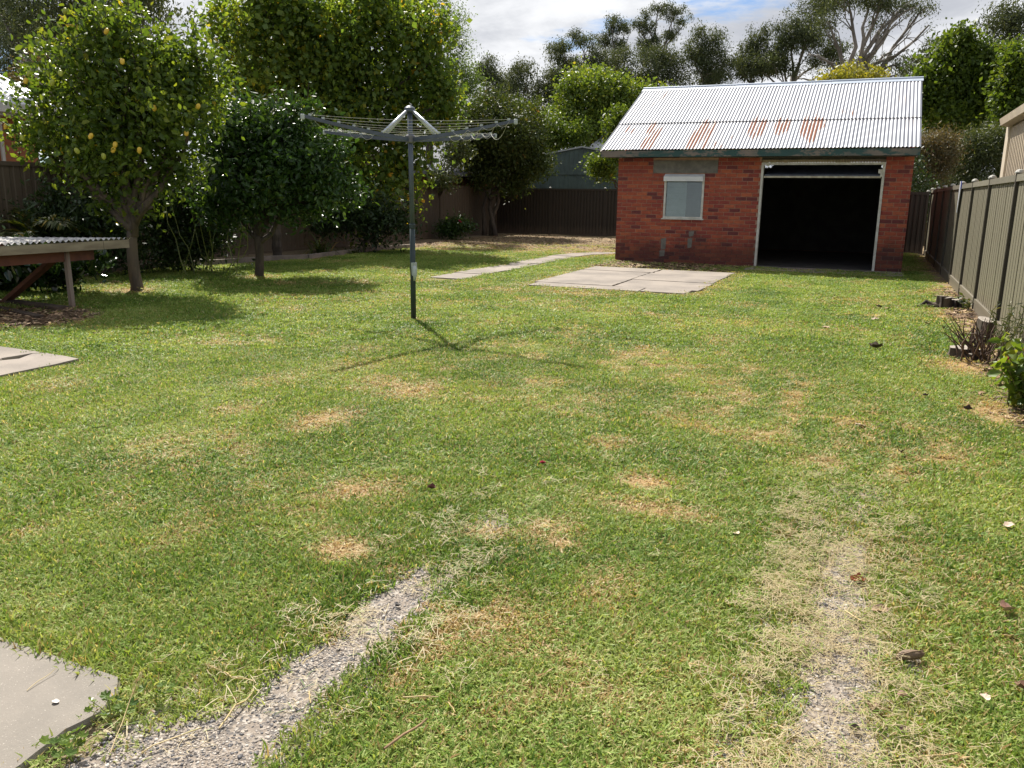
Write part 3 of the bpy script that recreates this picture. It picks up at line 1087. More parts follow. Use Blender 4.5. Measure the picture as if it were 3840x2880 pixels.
# bracket strip on the right fence
br = empty('hanging_strip', (1.405, 17.3, 1.3))
tag(br, 'pale grey plastic strip hooked over the top of the right fence', 'strip')
m = MB()
m.add([(0, -.10, .56), (0, .14, .56), (0, .14, .42), (-.004, .06, .0), (-.004, .0, .0), (0, -.10, .42), (.012, -.10, .56), (.012, .14, .56), (.012, .14, .42), (.008, .06, .0), (.008, .0, .0), (.012, -.10, .42)],
      [(0, 1, 2, 5), (5, 2, 3, 4), (11, 8, 7, 6), (10, 9, 8, 11), (0, 6, 7, 1), (1, 7, 8, 2), (2, 8, 9, 3), (3, 9, 10, 4), (4, 10, 11, 5), (5, 11, 6, 0)])
m.build('strip', plain('pale_plastic', (.42, .43, .46), (.36, .37, .40), 5, .4, bump=0), br)
m = MB()
m.box(-.002, .014, -.125, -.102, .42, .56)
m.build('edge', plain('blue_plastic', (.05, .09, .5), (.05, .09, .45), 5, .4, bump=0), br)

# ------------------------------------------------------------------ neighbouring buildings
b_ = NB('house_brick')
bt_ = b_.N('ShaderNodeTexBrick')
for k_, v_ in (('Color1', (.36, .14, .065, 1)), ('Color2', (.27, .10, .05, 1)), ('Mortar', (.25, .13, .08, 1))):
    bt_.inputs[k_].default_value = v_
bt_.inputs['Scale'].default_value = 1
bt_.inputs['Brick Width'].default_value = .24
bt_.inputs['Row Height'].default_value = .086
bt_.inputs['Mortar Size'].default_value = .007
sx_ = b_.N('ShaderNodeSeparateXYZ')
b_.L(b_.pos(), sx_.inputs[0])
cv_ = b_.N('ShaderNodeCombineXYZ')
b_.L(b_.math('ADD', sx_.outputs[0], sx_.outputs[1]), cv_.inputs[0])
b_.L(sx_.outputs[2], cv_.inputs[1])
b_.L(cv_.outputs[0], bt_.inputs['Vector'])
M['house_brick'] = b_.done(b_.bsdf(bt_.outputs['Color'], .85, 0, .2))
M['white_iron'] = plain('white_iron', (.68, .68, .72), (.58, .58, .63), 3, .35, .15, bump=.03)
M['grey_iron'] = plain('grey_iron', (.16, .175, .215), (.125, .14, .17), 3, .6, .0, bump=.03)
M['gutter'] = plain('gutter_paint', (.50, .49, .45), (.42, .41, .37), 3, .5, bump=.03)
M['cream_clad'] = plain('cream_clad', (.50, .42, .31), (.43, .36, .27), 3, .55, bump=.05)
M['green_clad'] = plain('green_clad', (.085, .12, .105), (.065, .09, .08), 2.5, .55, bump=.05)


def corr_plane(name, o, du, dv, nu_len, mat, parent, pitch=.0762, amp=.009, lift=.0):
    """corrugated sheet: starts at o, corrugations repeat along du (vector) and run along dv"""
    o = Vector(o)
    du = Vector(du)
    dv = Vector(dv)
    n = du.cross(dv).normalized()
    if n.z < 0:
        n = -n
    L = du.length
    k = int(L / pitch * 6)
    V = []
    for i in range(k + 1):
        s = i / k
        h = math.cos(s * L / pitch * 2 * math.pi) * amp + lift
        a = o + du * s + n * h
        V += [a, a + dv]
    F = [(2 * i, 2 * i + 2, 2 * i + 3, 2 * i + 1) for i in range(k)]
    m = MB()
    m.add(V, F)
    return m.build(name, mat, parent, smooth=True)


# left house
h = empty('brick_house', (-17.2, 6, 0))
tag(h, 'orange brick house with a white iron roof behind the left fence', 'house')
m = MB()
m.box(-6, 0, -4, 7.3, 0, 3.02)
m.build('wall', M['house_brick'], h)
m = MB()
m.box(-6.4, .42, -4.4, 7.75, 3.0, 3.06)
m.build('eave', M['gutter'], h)
m = MB()
m.box(.40, .54, -4.5, 7.9, 3.06, 3.24)
m.box(-6.5, .40, 7.75, 7.88, 3.06, 3.24)
m.build('gutter', M['gutter'], h)
m = MB()
m.tube([(.12, 6.4, 0), (.12, 6.4, 3.0)], .045, 8)
m.build('downpipe', M['gutter'], h)
corr_plane('roof', (.5, -4.4, 3.24), (0, 12.2, 0), (-3.2, 0, 1.25), 0, M['white_iron'], h, pitch=.19, amp=.022)
corr_plane('roof', (-6.5, -4.4, 3.24), (0, 12.2, 0), (3.2, 0, 1.2), 0, M['white_iron'], h, pitch=.19, amp=.022)
# grey roofed house seen behind the clothes line
h = empty('grey_roof_house', (-20, 28, 0))
tag(h, 'house with a grey corrugated roof showing behind the clothes line post', 'house')
m = MB()
m.box(-3, 5.3, -3, 6, 0, 2.35)
m.build('wall', M['house_brick'], h)
corr_plane('roof', (5.9, -3.4, 2.3), (0, 9.8, 0), (-4.6, 0, 2.0), 0, M['grey_iron'], h, pitch=.11, amp=.014)
corr_plane('roof', (-3.4, -3.4, 2.25), (0, 9.8, 0), (4.65, 0, 2.0), 0, M['grey_iron'], h, pitch=.11, amp=.014)
m = MB()
m.box(5.88, 6.0, -3.4, 6.4, 2.18, 2.30)
m.build('gutter', M['grey_iron'], h)
# dark green steel garage behind the back fence
h = empty('green_garage', (-11.41, 34, 0))
tag(h, 'dark green steel garage with a low gable behind the back fence', 'garage')
m = MB()
w_ = 3.3
m.add([(-w_, 0, 0), (w_, 0, 0), (w_, 0, 2.93), (0, 0, 3.5), (-w_, 0, 2.93), (-w_, 6, 0), (w_, 6, 0), (w_, 6, 2.93), (0, 6, 3.5), (-w_, 6, 2.93)],
      [(0, 1, 2, 3, 4), (9, 8, 7, 6, 5), (0, 4, 9, 5), (1, 6, 7, 2)])
m.build('wall', M['green_clad'], h)
for k in range(33):
    x = -w_ + .1 + k * .2
    m = MB()
    m.box(x - .02, x + .02, -.02, .0, .05, 3.44 - abs(x) * .173)
    m.build('rib', M['green_clad'], h)
m = MB()
m.box(-w_, w_, -.05, -.022, 2.40, 2.47)
m.build('rail', M['green_clad'], h)
for sgn in (-1, 1):
    m = MB()
    m.bar((sgn * (w_ + .1), -.04, 2.95), (0, -.04, 3.53), .10, .06)
    m.build('barge_cap', plain('pale_cap', (.4, .42, .42), (.33, .35, .35), 3, .45, .2, bump=0) if sgn < 0 else bpy.data.materials['pale_cap'], h)
    corr_plane('roof', (sgn * (w_ + .1), -.02, 2.93), (0, 6.1, 0), (-sgn * (w_ + .1), 0, .585), 0, M['green_clad'], h, pitch=.2, amp=.015)
# white iron roof with flue further back
h = empty('white_roof_house', (-11, 42, 0))
tag(h, 'small white iron roof with a metal flue beyond the green garage', 'house')
m = MB()
m.box(-2.6, 4.5, .1, 4, 0, 3.9)
m.build('wall', M['cream_clad'], h)
corr_plane('roof', (-2.75, -.3, 3.92), (7.4, 0, 0), (.35, 2.4, .95), 0, M['white_iron'], h, pitch=.12, amp=.014)
corr_plane('roof', (-2.75, 5.0, 3.7), (7.4, 0, 0), (.35, -2.95, 1.15), 0, M['white_iron'], h, pitch=.12, amp=.014)
m = MB()
m.lathe((-2.05, .9, 4.1), [(.13, 0), (.13, .72), (.17, .74), (.17, .86), (.06, .9)], 10)
m.build('flue', plain('flue_metal', (.2, .22, .26), (.15, .17, .2), 3, .4, .5, bump=0), h)
# cream clad building behind the right fence
h = empty('cream_shed', (2.2, 10, 0))
tag(h, 'cream clad outbuilding with a gutter above the right fence', 'outbuilding')
m = MB()
m.box(.06, 4.5, -2, 8.9, 0, 2.98)
m.build('wall', M['cream_clad'], h)
for k in range(52):
    y = 8.35 - k * .2
    m = MB()
    m.add([(.06, y - .07, .02), (.06, y + .05, .02), (.025, y + .035, .02), (.025, y - .035, .02), (.06, y - .07, 2.86), (.06, y + .05, 2.86), (.025, y + .035, 2.86), (.025, y - .035, 2.86)],
          [(0, 4, 7, 3), (3, 7, 6, 2), (2, 6, 5, 1), (4, 5, 6, 7)])
    m.build('cladding_rib', M['cream_clad'], h)
m = MB()
m.box(.0, .09, 8.55, 8.95, 0, 2.9)
m.build('corner_board', plain('corner_cream', (.58, .51, .40), (.52, .45, .35), 3, .5, bump=.03), h)
m = MB()
m.add([(-.16, -2.2, 3.04), (-.16, 8.75, 3.04), (-.13, 8.75, 2.92), (.02, 8.75, 2.89), (.02, 8.75, 3.02), (-.13, -2.2, 2.92), (.02, -2.2, 2.89), (.02, -2.2, 3.02)],
      [(0, 5, 2, 1), (5, 6, 3, 2), (1, 2, 3, 4), (0, 7, 6, 5), (0, 1, 4, 7)])
m.build('gutter', M['cream_clad'], h)
corr_plane('roof', (-.1, -2.2, 3.06), (0, 10.95, 0), (4.8, 0, .9), 0, M['cream_clad'], h, pitch=.12, amp=.014)

# ------------------------------------------------------------------ rotary clothes line
M['slate'] = plain('slate_paint', (.075, .095, .125), (.055, .07, .095), 4, .42, .1, spec=.5, bump=.04)
M['dark_green_steel'] = plain('dark_green_steel', (.03, .048, .05), (.02, .033, .034), 4, .45, .1, bump=.04)
M['galv'] = plain('galv_tube', (.56, .60, .66), (.47, .51, .57), 9, .36, .55, bump=.03)
M['cord'] = plain('cord', (.50, .49, .42), (.42, .41, .35), 20, .6, bump=0)
M['plastic_grey'] = plain('plastic_grey', (.42, .46, .44), (.36, .40, .38), 5, .5, bump=.03)
cl = empty('clothes_hoist', (-5.06, 8.77, 0))
tag(cl, 'rotary clothes hoist with four arms standing on the lawn', 'clothes line')


def build_hoist():
    m = MB()
    m.tube([(0, 0, -.1), (0, 0, 1.15)], .033, 14)
    m.build('lower_post', M['dark_green_steel'], cl, smooth=True)
    m = MB()
    m.tube([(0, 0, 1.15), (-.012, 0, 2.46)], .029, 14)
    m.build('post', M['slate'], cl, smooth=True)
    m = MB()
    m.lathe((0, 0, 1.10), [(.0345, 0), (.038, .01), (.038, .05), (.03, .06)], 14)
    m.build('collar', M['dark_green_steel'], cl)
    m = MB()
    m.lathe((-.012, 0, 2.43), [(.045, 0), (.062, .015), (.062, .05), (.03, .075), (.01, .08)], 14)
    m.build('cap', M['slate'], cl)
    m = MB()
    m.lathe((-.01, 0, 2.085), [(.04, 0), (.055, .01), (.055, .085), (.04, .1)], 12)
    m.build('hub', plain('hub_grey', (.16, .16, .17), (.12, .12, .13), 4, .5, .2, bump=.03), cl)
    ph = R(75)
    Rr = 1.54

    def az(r):
        return 2.125 + .085 * (r / Rr) + .06 * (r / Rr) ** 2

    dirs = [Vector((math.cos(ph + k * math.pi / 2), math.sin(ph + k * math.pi / 2), 0)) for k in range(4)]
    for k, d in enumerate(dirs):
        m = MB()
        n = 8
        for i in range(n):
            r0, r1 = .05 + (Rr - .05) * i / n, .05 + (Rr - .05) * (i + 1) / n
            m.bar(d * r0 + Vector((0, 0, az(r0))), d * r1 + Vector((0, 0, az(r1))), .028, .046 - .014 * (i / n))
        arm = m.build('arm', M['slate'], cl)
        m = MB()
        m.lathe(tuple(d * (Rr + .015) + Vector((0, 0, az(Rr) - .035))), [(.016, 0), (.021, .008), (.021, .048), (.014, .056)], 10)
        m.build('end_cap', M['plastic_grey'], arm)
        m = MB()
        for r in (.45, .66, .87, 1.08, 1.29, 1.46):
            q = d * r + Vector((0, 0, az(r) + .024))
            m.box(q.x - .012, q.x + .012, q.y - .012, q.y + .012, q.z - .004, q.z + .018)
        m.build('line_clip', M['plastic_grey'], arm)
        m = MB()
        m.tube([d * .03 + Vector((-.012, 0, 2.46)), d * .45 + Vector((0, 0, az(.45) + .02))], .0165, 10)
        m.build('brace', M['galv'], cl, smooth=True)
    rnd = random.Random(3)
    for j, r in enumerate((.45, .66, .87, 1.08, 1.29, 1.46)):
        m = MB()
        for k in range(4):
            a = dirs[k] * r + Vector((0, 0, az(r) + .03))
            e = dirs[(k + 1) % 4] * r + Vector((0, 0, az(r) + .03))
            sag = (.012 + .02 * rnd.random()) * r
            if k == 3:
                sag += .05 * r * rnd.uniform(.6, 1.4)
            pts = [a.lerp(e, t / 10) + Vector((0, 0, -sag * 4 * (t / 10) * (1 - t / 10))) for t in range(11)]
            m.tube(pts, .0022, 5, cap=False)
        m.build('line', M['cord'], cl)
    # slack loops at the arms on the near right
    for k in (0, 1, 3):
        d = dirs[k]
        m = MB()
        for (ra, rb) in ((.66, .87), (.87, 1.08), (1.08, 1.29), (1.29, 1.46)):
            if k == 1 and ra > 1:
                continue
            a = d * ra + Vector((0, 0, az(ra) + .01))
            e = d * rb + Vector((0, 0, az(rb) + .01))
            pts = [a.lerp(e, t / 8) + Vector((.02, -.02, -.045 * 4 * (t / 8) * (1 - t / 8))) for t in range(9)]
            m.tube(pts, .0022, 5, cap=False)
        m.build('slack_cord', M['cord'], cl)
    m = MB()
    m.add([(.01, -.06, .70), (.055, -.06, .70), (.06, -.06, .62), (.045, -.055, .53), (.012, -.05, .55), (.01, .01, .70), (.05, .01, .70), (.055, .01, .62), (.04, .01, .53), (.01, .01, .55)],
          [(0, 4, 3, 2, 1), (5, 6, 7, 8, 9), (0, 1, 6, 5), (1, 2, 7, 6), (2, 3, 8, 7), (3, 4, 9, 8), (4, 0, 5, 9)])
    cb = m.build('crank_box', M['plastic_grey'], cl)
    m = MB()
    m.tube([(.06, -.07, .655), (.075, -.085, .63), (.078, -.088, .56), (.072, -.085, .49)], [.020, .026, .024, .015], 10)
    m.build('crank_handle', M['plastic_grey'], cb, smooth=True)


build_hoist()

# ------------------------------------------------------------------ low lean-to with a corrugated top, far left
tb = empty('corrugated_stand', (-9.4, 7.6, 0))
tag(tb, 'low timber stand with a weathered corrugated iron top at the left edge', 'stand')


def build_stand():
    o0 = Vector((-9.4, 7.6, 0))
    FR, FL, BL, BR = [Vector(q) - o0 for q in ((-9.40, 8.55, .85), (-9.36, 4.6, .855), (-12.2, 5.2, .925), (-10.1, 9.2, .795))]
    k = 320
    V = []
    nr = 12
    for i in range(k + 1):
        s = i / k
        h = abs(((s * 48) % 1) - .5) * 2
        h = (h * h * (3 - 2 * h) - .5) * .03
        a = FR.lerp(FL, s)
        e = BR.lerp(BL, s)
        for j in range(nr + 1):
            V.append(a.lerp(e, j / nr) + Vector((0, 0, h + .015)))
    F = [(i * (nr + 1) + j, (i + 1) * (nr + 1) + j, (i + 1) * (nr + 1) + j + 1, i * (nr + 1) + j + 1) for i in range(k) for j in range(nr)]
    m = MB()
    m.add(V, F)
    b = NB('stand_iron')
    p = b.pos()
    n = b.noise(b.mapping(p, (1.0, 5, 1)), 1.6, 5, .65)
    c = b.mix(b.mr(n, .42, .62), (.62, .60, .56), (.30, .285, .28))
    m.build('roof_sheet', b.done(b.bsdf(c, .8, .0, .2)), tb, smooth=False)
    pw = plain('weathered_plank', (.30, .255, .175), (.17, .135, .09), 5, .85, bump=.4, bscale=30, stretch=(1, .2, 1))
    rw = plain('red_timber', (.155, .058, .035), (.09, .035, .024), 4, .8, bump=.3, bscale=30)
    gw = plain('grey_timber', (.23, .19, .155), (.14, .075, .055), 6, .85, bump=.4, bscale=40, stretch=(1, 1, .15))
    y = 8.50
    for L in (.42, 2.35, 1.6):
        m = MB()
        m.box(-.02, .015, y - L + .006 - 7.6, y - 7.6, .735, .845)
        m.build('fascia_board', pw, tb)
        y -= L
    m = MB()
    m.box(-.16, -.11, -2.8, .42, .60, .735)
    m.build('beam', rw, tb)
    m = MB()
    m.box(-1.75, -1.69, -2.8, .3, .62, .75)
    m.build('beam', rw, tb)
    m = MB()
    m.bar((-.07, -.02, -.05), (-.11, .0, .735), .055, .055, up=(0, 1, 0))
    m.build('post', gw, tb)
    m = MB()
    m.bar((-1.7, .1, -.05), (-1.66, .1, .78), .06, .06, up=(0, 1, 0))
    m.build('post', gw, tb)
    m = MB()
    m.bar((-.16, -.05, .70), (-1.25, -.15, -.02), .05, .12, up=(0, 1, 0))
    m.build('brace', rw, tb)
    m = MB()
    m.bar((-.13, -2.6, -.05), (-.13, -2.6, .735), .06, .06, up=(0, 1, 0))
    m.build('post', gw, tb)


build_stand()
sl = MB()
sl.bar((-10.7, 7.5, .03), (-9.35, 7.35, .028), .16, .05)
sl.bar((-10.4, 7.1, .025), (-9.0, 6.75, .02), .10, .04)
tag(sl.build('plank', plain('ground_plank', (.10, .07, .05), (.05, .036, .027), 4, .9, bump=.4)), 'dark planks lying on the ground under the corrugated stand', 'plank')

# ------------------------------------------------------------------ trees
BL = {}
BL['lemon']=[(-10.3,9.52,3.11,1.29,0.93),(-10.61,9.4,3.58,0.61,0.45),(-9.93,9.69,3.53,0.65,0.42),(-9.44,9.89,2.89,0.58,0.68),(-11.16,9.16,2.71,0.61,0.54),(-10.5,9.44,2.32,1.08,0.68),(-11.74,8.92,2.34,0.4,0.22),(-11.47,9.03,2.18,0.43,0.25),(-9.82,9.73,2.06,0.61,0.5),(-9.29,9.96,3.25,0.37,0.32),(-10.3,9.53,1.62,0.5,0.29),(-10.96,9.24,1.78,0.43,0.29),(-11.29,9.11,2.04,0.32,0.22),(-10.67,9.37,1.41,0.36,0.23),(-10.07,9.63,1.31,0.29,0.22)]
BL['citrus']=[(-9.77,12.25,2.19,1.06,0.72),(-10.53,11.93,2.1,0.81,0.72),(-9.13,12.52,2.2,0.68,0.55),(-10.05,12.13,2.62,0.72,0.47),(-9.45,12.39,2.73,0.38,0.38),(-10.72,11.85,1.42,0.64,0.42),(-9.04,12.56,1.68,0.59,0.42),(-9.88,12.2,1.43,0.93,0.42)]
BL['big']=[(-15.51,18.94,5.9,1.45,1.45),(-13.91,19.62,6.15,1.98,1.45),(-12.22,20.34,5.94,1.32,1.19),(-11.32,20.72,5.14,0.79,0.99),(-14.65,19.3,4.63,1.98,1.58),(-12.82,20.08,4.53,1.98,1.58),(-11.04,20.84,4.14,0.63,0.79),(-13.79,19.67,3.08,1.72,1.25),(-12.39,20.27,3.1,0.99,1.06),(-10.96,20.87,3.46,0.5,0.66),(-12.53,20.21,1.81,1.06,1.06),(-11.79,20.52,1.75,0.29,0.79),(-11.4,20.69,2.26,0.16,0.33),(-14.07,19.55,1.78,1.32,1.06),(-16.41,18.56,5.65,0.53,0.79),(-16.03,18.72,4.73,0.92,1.19),(-13.38,19.85,1.1,1.19,0.53)]
BL['jac']=[(-13.87,26.7,6.67,0.59,1.18),(-13.43,26.89,5.71,0.54,0.84),(-14.29,26.52,7.55,0.67,0.84),(-13.17,27.0,5.11,0.64,0.51),(-15.01,26.21,7.76,1.01,0.67)]
BL['dark']=[(-13.21,29.15,3.56,1.71,1.53),(-14.09,28.78,3.13,1.08,1.08),(-12.33,29.53,3.07,1.04,1.04),(-13.38,29.08,4.63,1.08,0.76),(-12.11,29.63,3.83,0.72,0.86),(-13.21,29.16,2.39,1.26,0.63)]
BL['graybush']=[(-13.3,25.86,2.67,0.36,0.52),(-13.06,25.96,3.08,0.42,0.46),(-13.57,25.74,2.06,0.49,0.23)]
BL['bright']=[(-14.05,44.01,6.89,2.2,1.29),(-15.15,43.54,5.94,1.29,1.29),(-12.91,44.5,6.55,1.68,1.16),(-11.56,45.07,6.8,1.24,0.52),(-13.77,44.13,5.25,2.07,1.29),(-15.58,43.36,4.75,0.83,1.03),(-15.3,43.48,7.1,0.72,0.72)]
BL['bushL']=[(-7.58,26.12,3.82,0.46,0.39),(-8.0,25.94,2.44,0.49,0.42),(-7.66,26.08,3.15,0.3,0.91),(-8.23,25.84,2.35,0.3,0.27)]
BL['midshrub']=[(-15.2,40.26,4.53,1.09,0.92),(-16.06,39.9,4.74,0.92,1.09),(-14.13,40.72,4.5,1.09,0.68),(-16.91,39.53,5.17,0.97,0.97)]
BL['g1']=[(-31.75,68.0,12.5,1.18,0.93),(-30.57,68.5,11.24,1.52,1.26),(-31.93,67.92,11.3,1.26,1.05),(-30.45,68.55,9.8,2.11,1.26)]
BL['g2']=[(-28.05,67.4,11.52,1.72,1.15),(-26.79,67.94,10.73,1.97,1.56),(-28.38,67.26,9.97,2.05,1.44),(-25.86,68.33,9.26,2.05,1.64)]
BL['g3']=[(-25.41,69.61,13.83,1.5,1.04),(-23.74,70.32,14.29,1.37,0.83),(-24.48,70.01,12.44,1.75,1.46),(-22.77,70.73,13.2,1.16,1.04),(-25.75,69.47,12.72,0.83,0.62),(-24.8,69.87,10.88,2.49,1.25)]
BL['g4']=[(-23.87,78.96,17.31,1.2,0.92),(-24.49,78.69,16.02,0.92,0.74),(-23.2,79.25,15.31,1.29,0.83),(-22.86,79.39,16.84,0.64,0.55),(-23.74,79.01,14.0,1.15,0.92)]
BL['g5']=[(-21.45,81.08,17.66,1.21,1.31),(-20.42,81.52,18.76,1.21,0.75),(-18.93,82.15,18.38,1.31,0.84),(-17.89,82.59,17.75,0.84,0.56),(-19.23,82.02,16.59,1.03,0.84),(-20.6,81.44,15.92,1.03,0.84),(-21.06,81.24,15.43,1.17,1.03),(-22.11,80.8,17.25,0.65,0.56)]
BL['g6']=[(-20.87,71.54,12.42,2.49,1.75),(-18.72,72.46,12.52,2.49,1.66),(-16.71,73.31,12.1,2.29,1.87),(-19.02,72.33,11.15,3.33,1.25)]
BL['g7']=[(-13.77,72.39,14.07,1.7,1.13),(-14.82,71.94,12.98,1.54,1.33),(-12.63,72.88,12.58,1.54,2.02),(-13.7,72.42,11.85,2.22,1.62)]
BL['g8']=[(-10.12,71.77,13.07,1.26,1.65),(-9.6,71.99,14.39,0.87,0.94),(-10.76,71.5,11.6,1.26,1.1),(-9.16,72.18,11.62,1.18,0.98)]
BL['g9']=[(-6.87,70.98,14.78,1.6,1.45),(-7.74,70.61,13.37,1.83,1.45),(-5.48,71.57,15.79,1.6,1.45),(-6.03,71.34,13.39,1.83,1.83),(-7.77,70.6,11.68,2.22,1.26),(-4.57,71.96,12.91,1.45,2.1),(-9.26,69.96,11.66,1.15,1.15)]
BL['g10']=[(-3.04,63.92,14.94,2.02,1.01),(-1.02,64.78,14.83,2.02,1.01),(0.73,65.52,14.56,1.62,0.61),(-0.72,64.9,13.29,0.81,0.54),(1.69,65.93,14.19,0.81,0.34),(2.23,66.16,13.21,0.54,0.3),(-1.46,64.59,10.56,1.08,1.08),(0.27,65.33,10.73,0.94,0.74),(-4.06,63.48,13.48,1.11,0.94),(0.16,65.28,9.62,0.74,0.34)]
BL['g11']=[(2.58,68.48,12.02,0.63,0.38),(1.93,68.21,11.15,0.84,0.49),(1.42,67.99,10.28,0.77,0.49)]
BL['ybush']=[(-1.69,48.19,7.65,1.16,0.46),(-2.66,47.78,7.46,0.71,0.23),(-0.58,48.66,7.53,0.83,0.3)]
BL['right1']=[(2.11,37.85,6.25,1.18,1.43),(3.31,38.36,6.6,1.43,1.05),(1.53,37.6,5.55,0.86,1.05),(4.0,38.66,5.16,1.43,1.43),(2.56,38.04,4.62,1.53,0.96),(2.58,38.05,7.18,0.96,0.73)]
BL['right2']=[(4.17,34.38,5.94,0.61,1.01),(4.19,34.39,4.73,0.61,1.01)]
BL['hedge1']=[(1.61,31.66,2.92,0.72,0.72),(1.95,31.81,3.37,0.48,0.4),(1.4,31.57,2.02,0.64,0.8),(1.21,31.49,3.07,0.48,0.48),(1.77,31.73,1.27,0.64,0.64)]
BL['hedge2']=[(2.82,33.26,2.91,0.75,0.8),(3.52,33.56,3.15,0.66,0.75),(2.64,33.19,1.98,0.91,0.66),(3.79,33.68,2.23,0.5,0.66)]
BL['eR']=[(6.8,62.67,12.94,1.17,0.93),(5.82,62.25,12.34,0.87,0.74),(7.33,62.9,11.6,0.87,0.87),(5.75,62.22,11.26,0.53,0.56),(6.65,62.61,12.08,0.93,0.77)]
BL['eL']=[(-24.94,18.73,6.32,0.91,0.99),(-24.14,19.07,5.87,0.68,0.64),(-24.6,18.87,5.26,0.91,0.61),(-25.18,18.63,7.11,0.76,0.61),(-23.59,19.3,6.14,0.33,0.36)]
BL['brownL']=[(-21.18,17.07,4.73,0.65,0.51),(-21.59,16.89,4.12,0.78,0.57),(-20.57,17.33,5.0,0.49,0.38),(-22.26,16.61,3.68,0.4,0.3),(-20.01,17.56,5.28,0.4,0.38)]
BL['glossy']=[(-11.61,8.43,0.46,0.41,0.25),(-11.12,8.64,0.29,0.38,0.19),(-11.86,8.32,0.21,0.28,0.28),(-10.69,8.82,0.4,0.31,0.15)]
BL['backshrub']=[(-11.85,12.35,1.41,0.72,0.81),(-12.52,12.06,1.01,0.54,0.63),(-11.47,12.51,0.94,0.54,0.54),(-12.24,12.18,0.4,0.72,0.31)]
BL['under']=[(-11.92,18.29,0.91,0.72,0.72),(-11.16,18.62,0.8,0.54,0.54),(-12.68,17.97,0.9,0.6,0.66)]
BL['leftdark']=[(-13.38,10.61,1.42,0.76,0.51),(-12.72,10.89,1.19,0.51,0.59),(-13.88,10.4,1.01,0.59,0.42),(-12.46,11.0,0.62,0.42,0.34)]
BL['flowerbush']=[(-13.8,25.65,0.39,0.46,0.36),(-13.35,25.83,0.47,0.36,0.33)]



def leaf_mesh(name, P, rng, L, aspect, mat, parent, droop=.3, v=None, hexa=False, lsd=.34, out=None, fold=.12, outdir=None):
    n = len(P)
    a = rng.normal(size=(n, 3))
    if outdir is not None:
        a = a + outdir * .9
    a[:, 2] -= droop * 1.6
    a /= np.linalg.norm(a, axis=1, keepdims=True) + 1e-9
    r = rng.normal(size=(n, 3))
    b = np.cross(a, r)
    b /= np.linalg.norm(b, axis=1, keepdims=True) + 1e-9
    nn = np.cross(a, b)
    ll = (L * np.clip(1 + lsd * rng.normal(size=n), .5, 1.7))[:, None]
    w = ll * aspect * .5
    if hexa:
        V = np.stack([P, P + a * ll * .32 + b * w + nn * w * fold * 2, P + a * ll * .70 + b * w * .8 + nn * w * fold * 2, P + a * ll * 1.0 - nn * ll * .08,
                      P + a * ll * .70 - b * w * .8 + nn * w * fold * 2, P + a * ll * .32 - b * w + nn * w * fold * 2], 1).reshape(-1, 3)
        i = np.arange(n)[:, None] * 6
        F = np.concatenate([i + np.array([[0, 1, 2, 3]]), i + np.array([[0, 3, 4, 5]])], 0)
        k = 6
    else:
        V = np.stack([P, P + a * ll * .45 + b * w + nn * w * fold * 2, P + a * ll, P + a * ll * .45 - b * w + nn * w * fold * 2], 1).reshape(-1, 3)
        i = np.arange(n)[:, None] * 4
        F = np.concatenate([i + np.array([[0, 1, 2]]), i + np.array([[0, 2, 3]])], 0)
        k = 4
    if v is None:
        v = rng.random(n)
    me = np_mesh(name, V, F, mat, {'v': np.repeat(v, k)})
    return link(bpy.data.objects.new(name, me), parent)


def wob_path(p, q, n, amp, rng, sag=0.0):
    p = np.array(p, float)
    q = np.array(q, float)
    L = np.linalg.norm(q - p)
    pts = []
    off = np.zeros(3)
    for i in range(n + 1):
        t = i / n
        off = off * .7 + rng.normal(0, amp * L, 3) * (0 if i in (0, n) else 1)
        pts.append(tuple(p + (q - p) * t + off * math.sin(math.pi * t) + np.array([0, 0, -sag * L * 4 * t * (1 - t)])))
    return pts


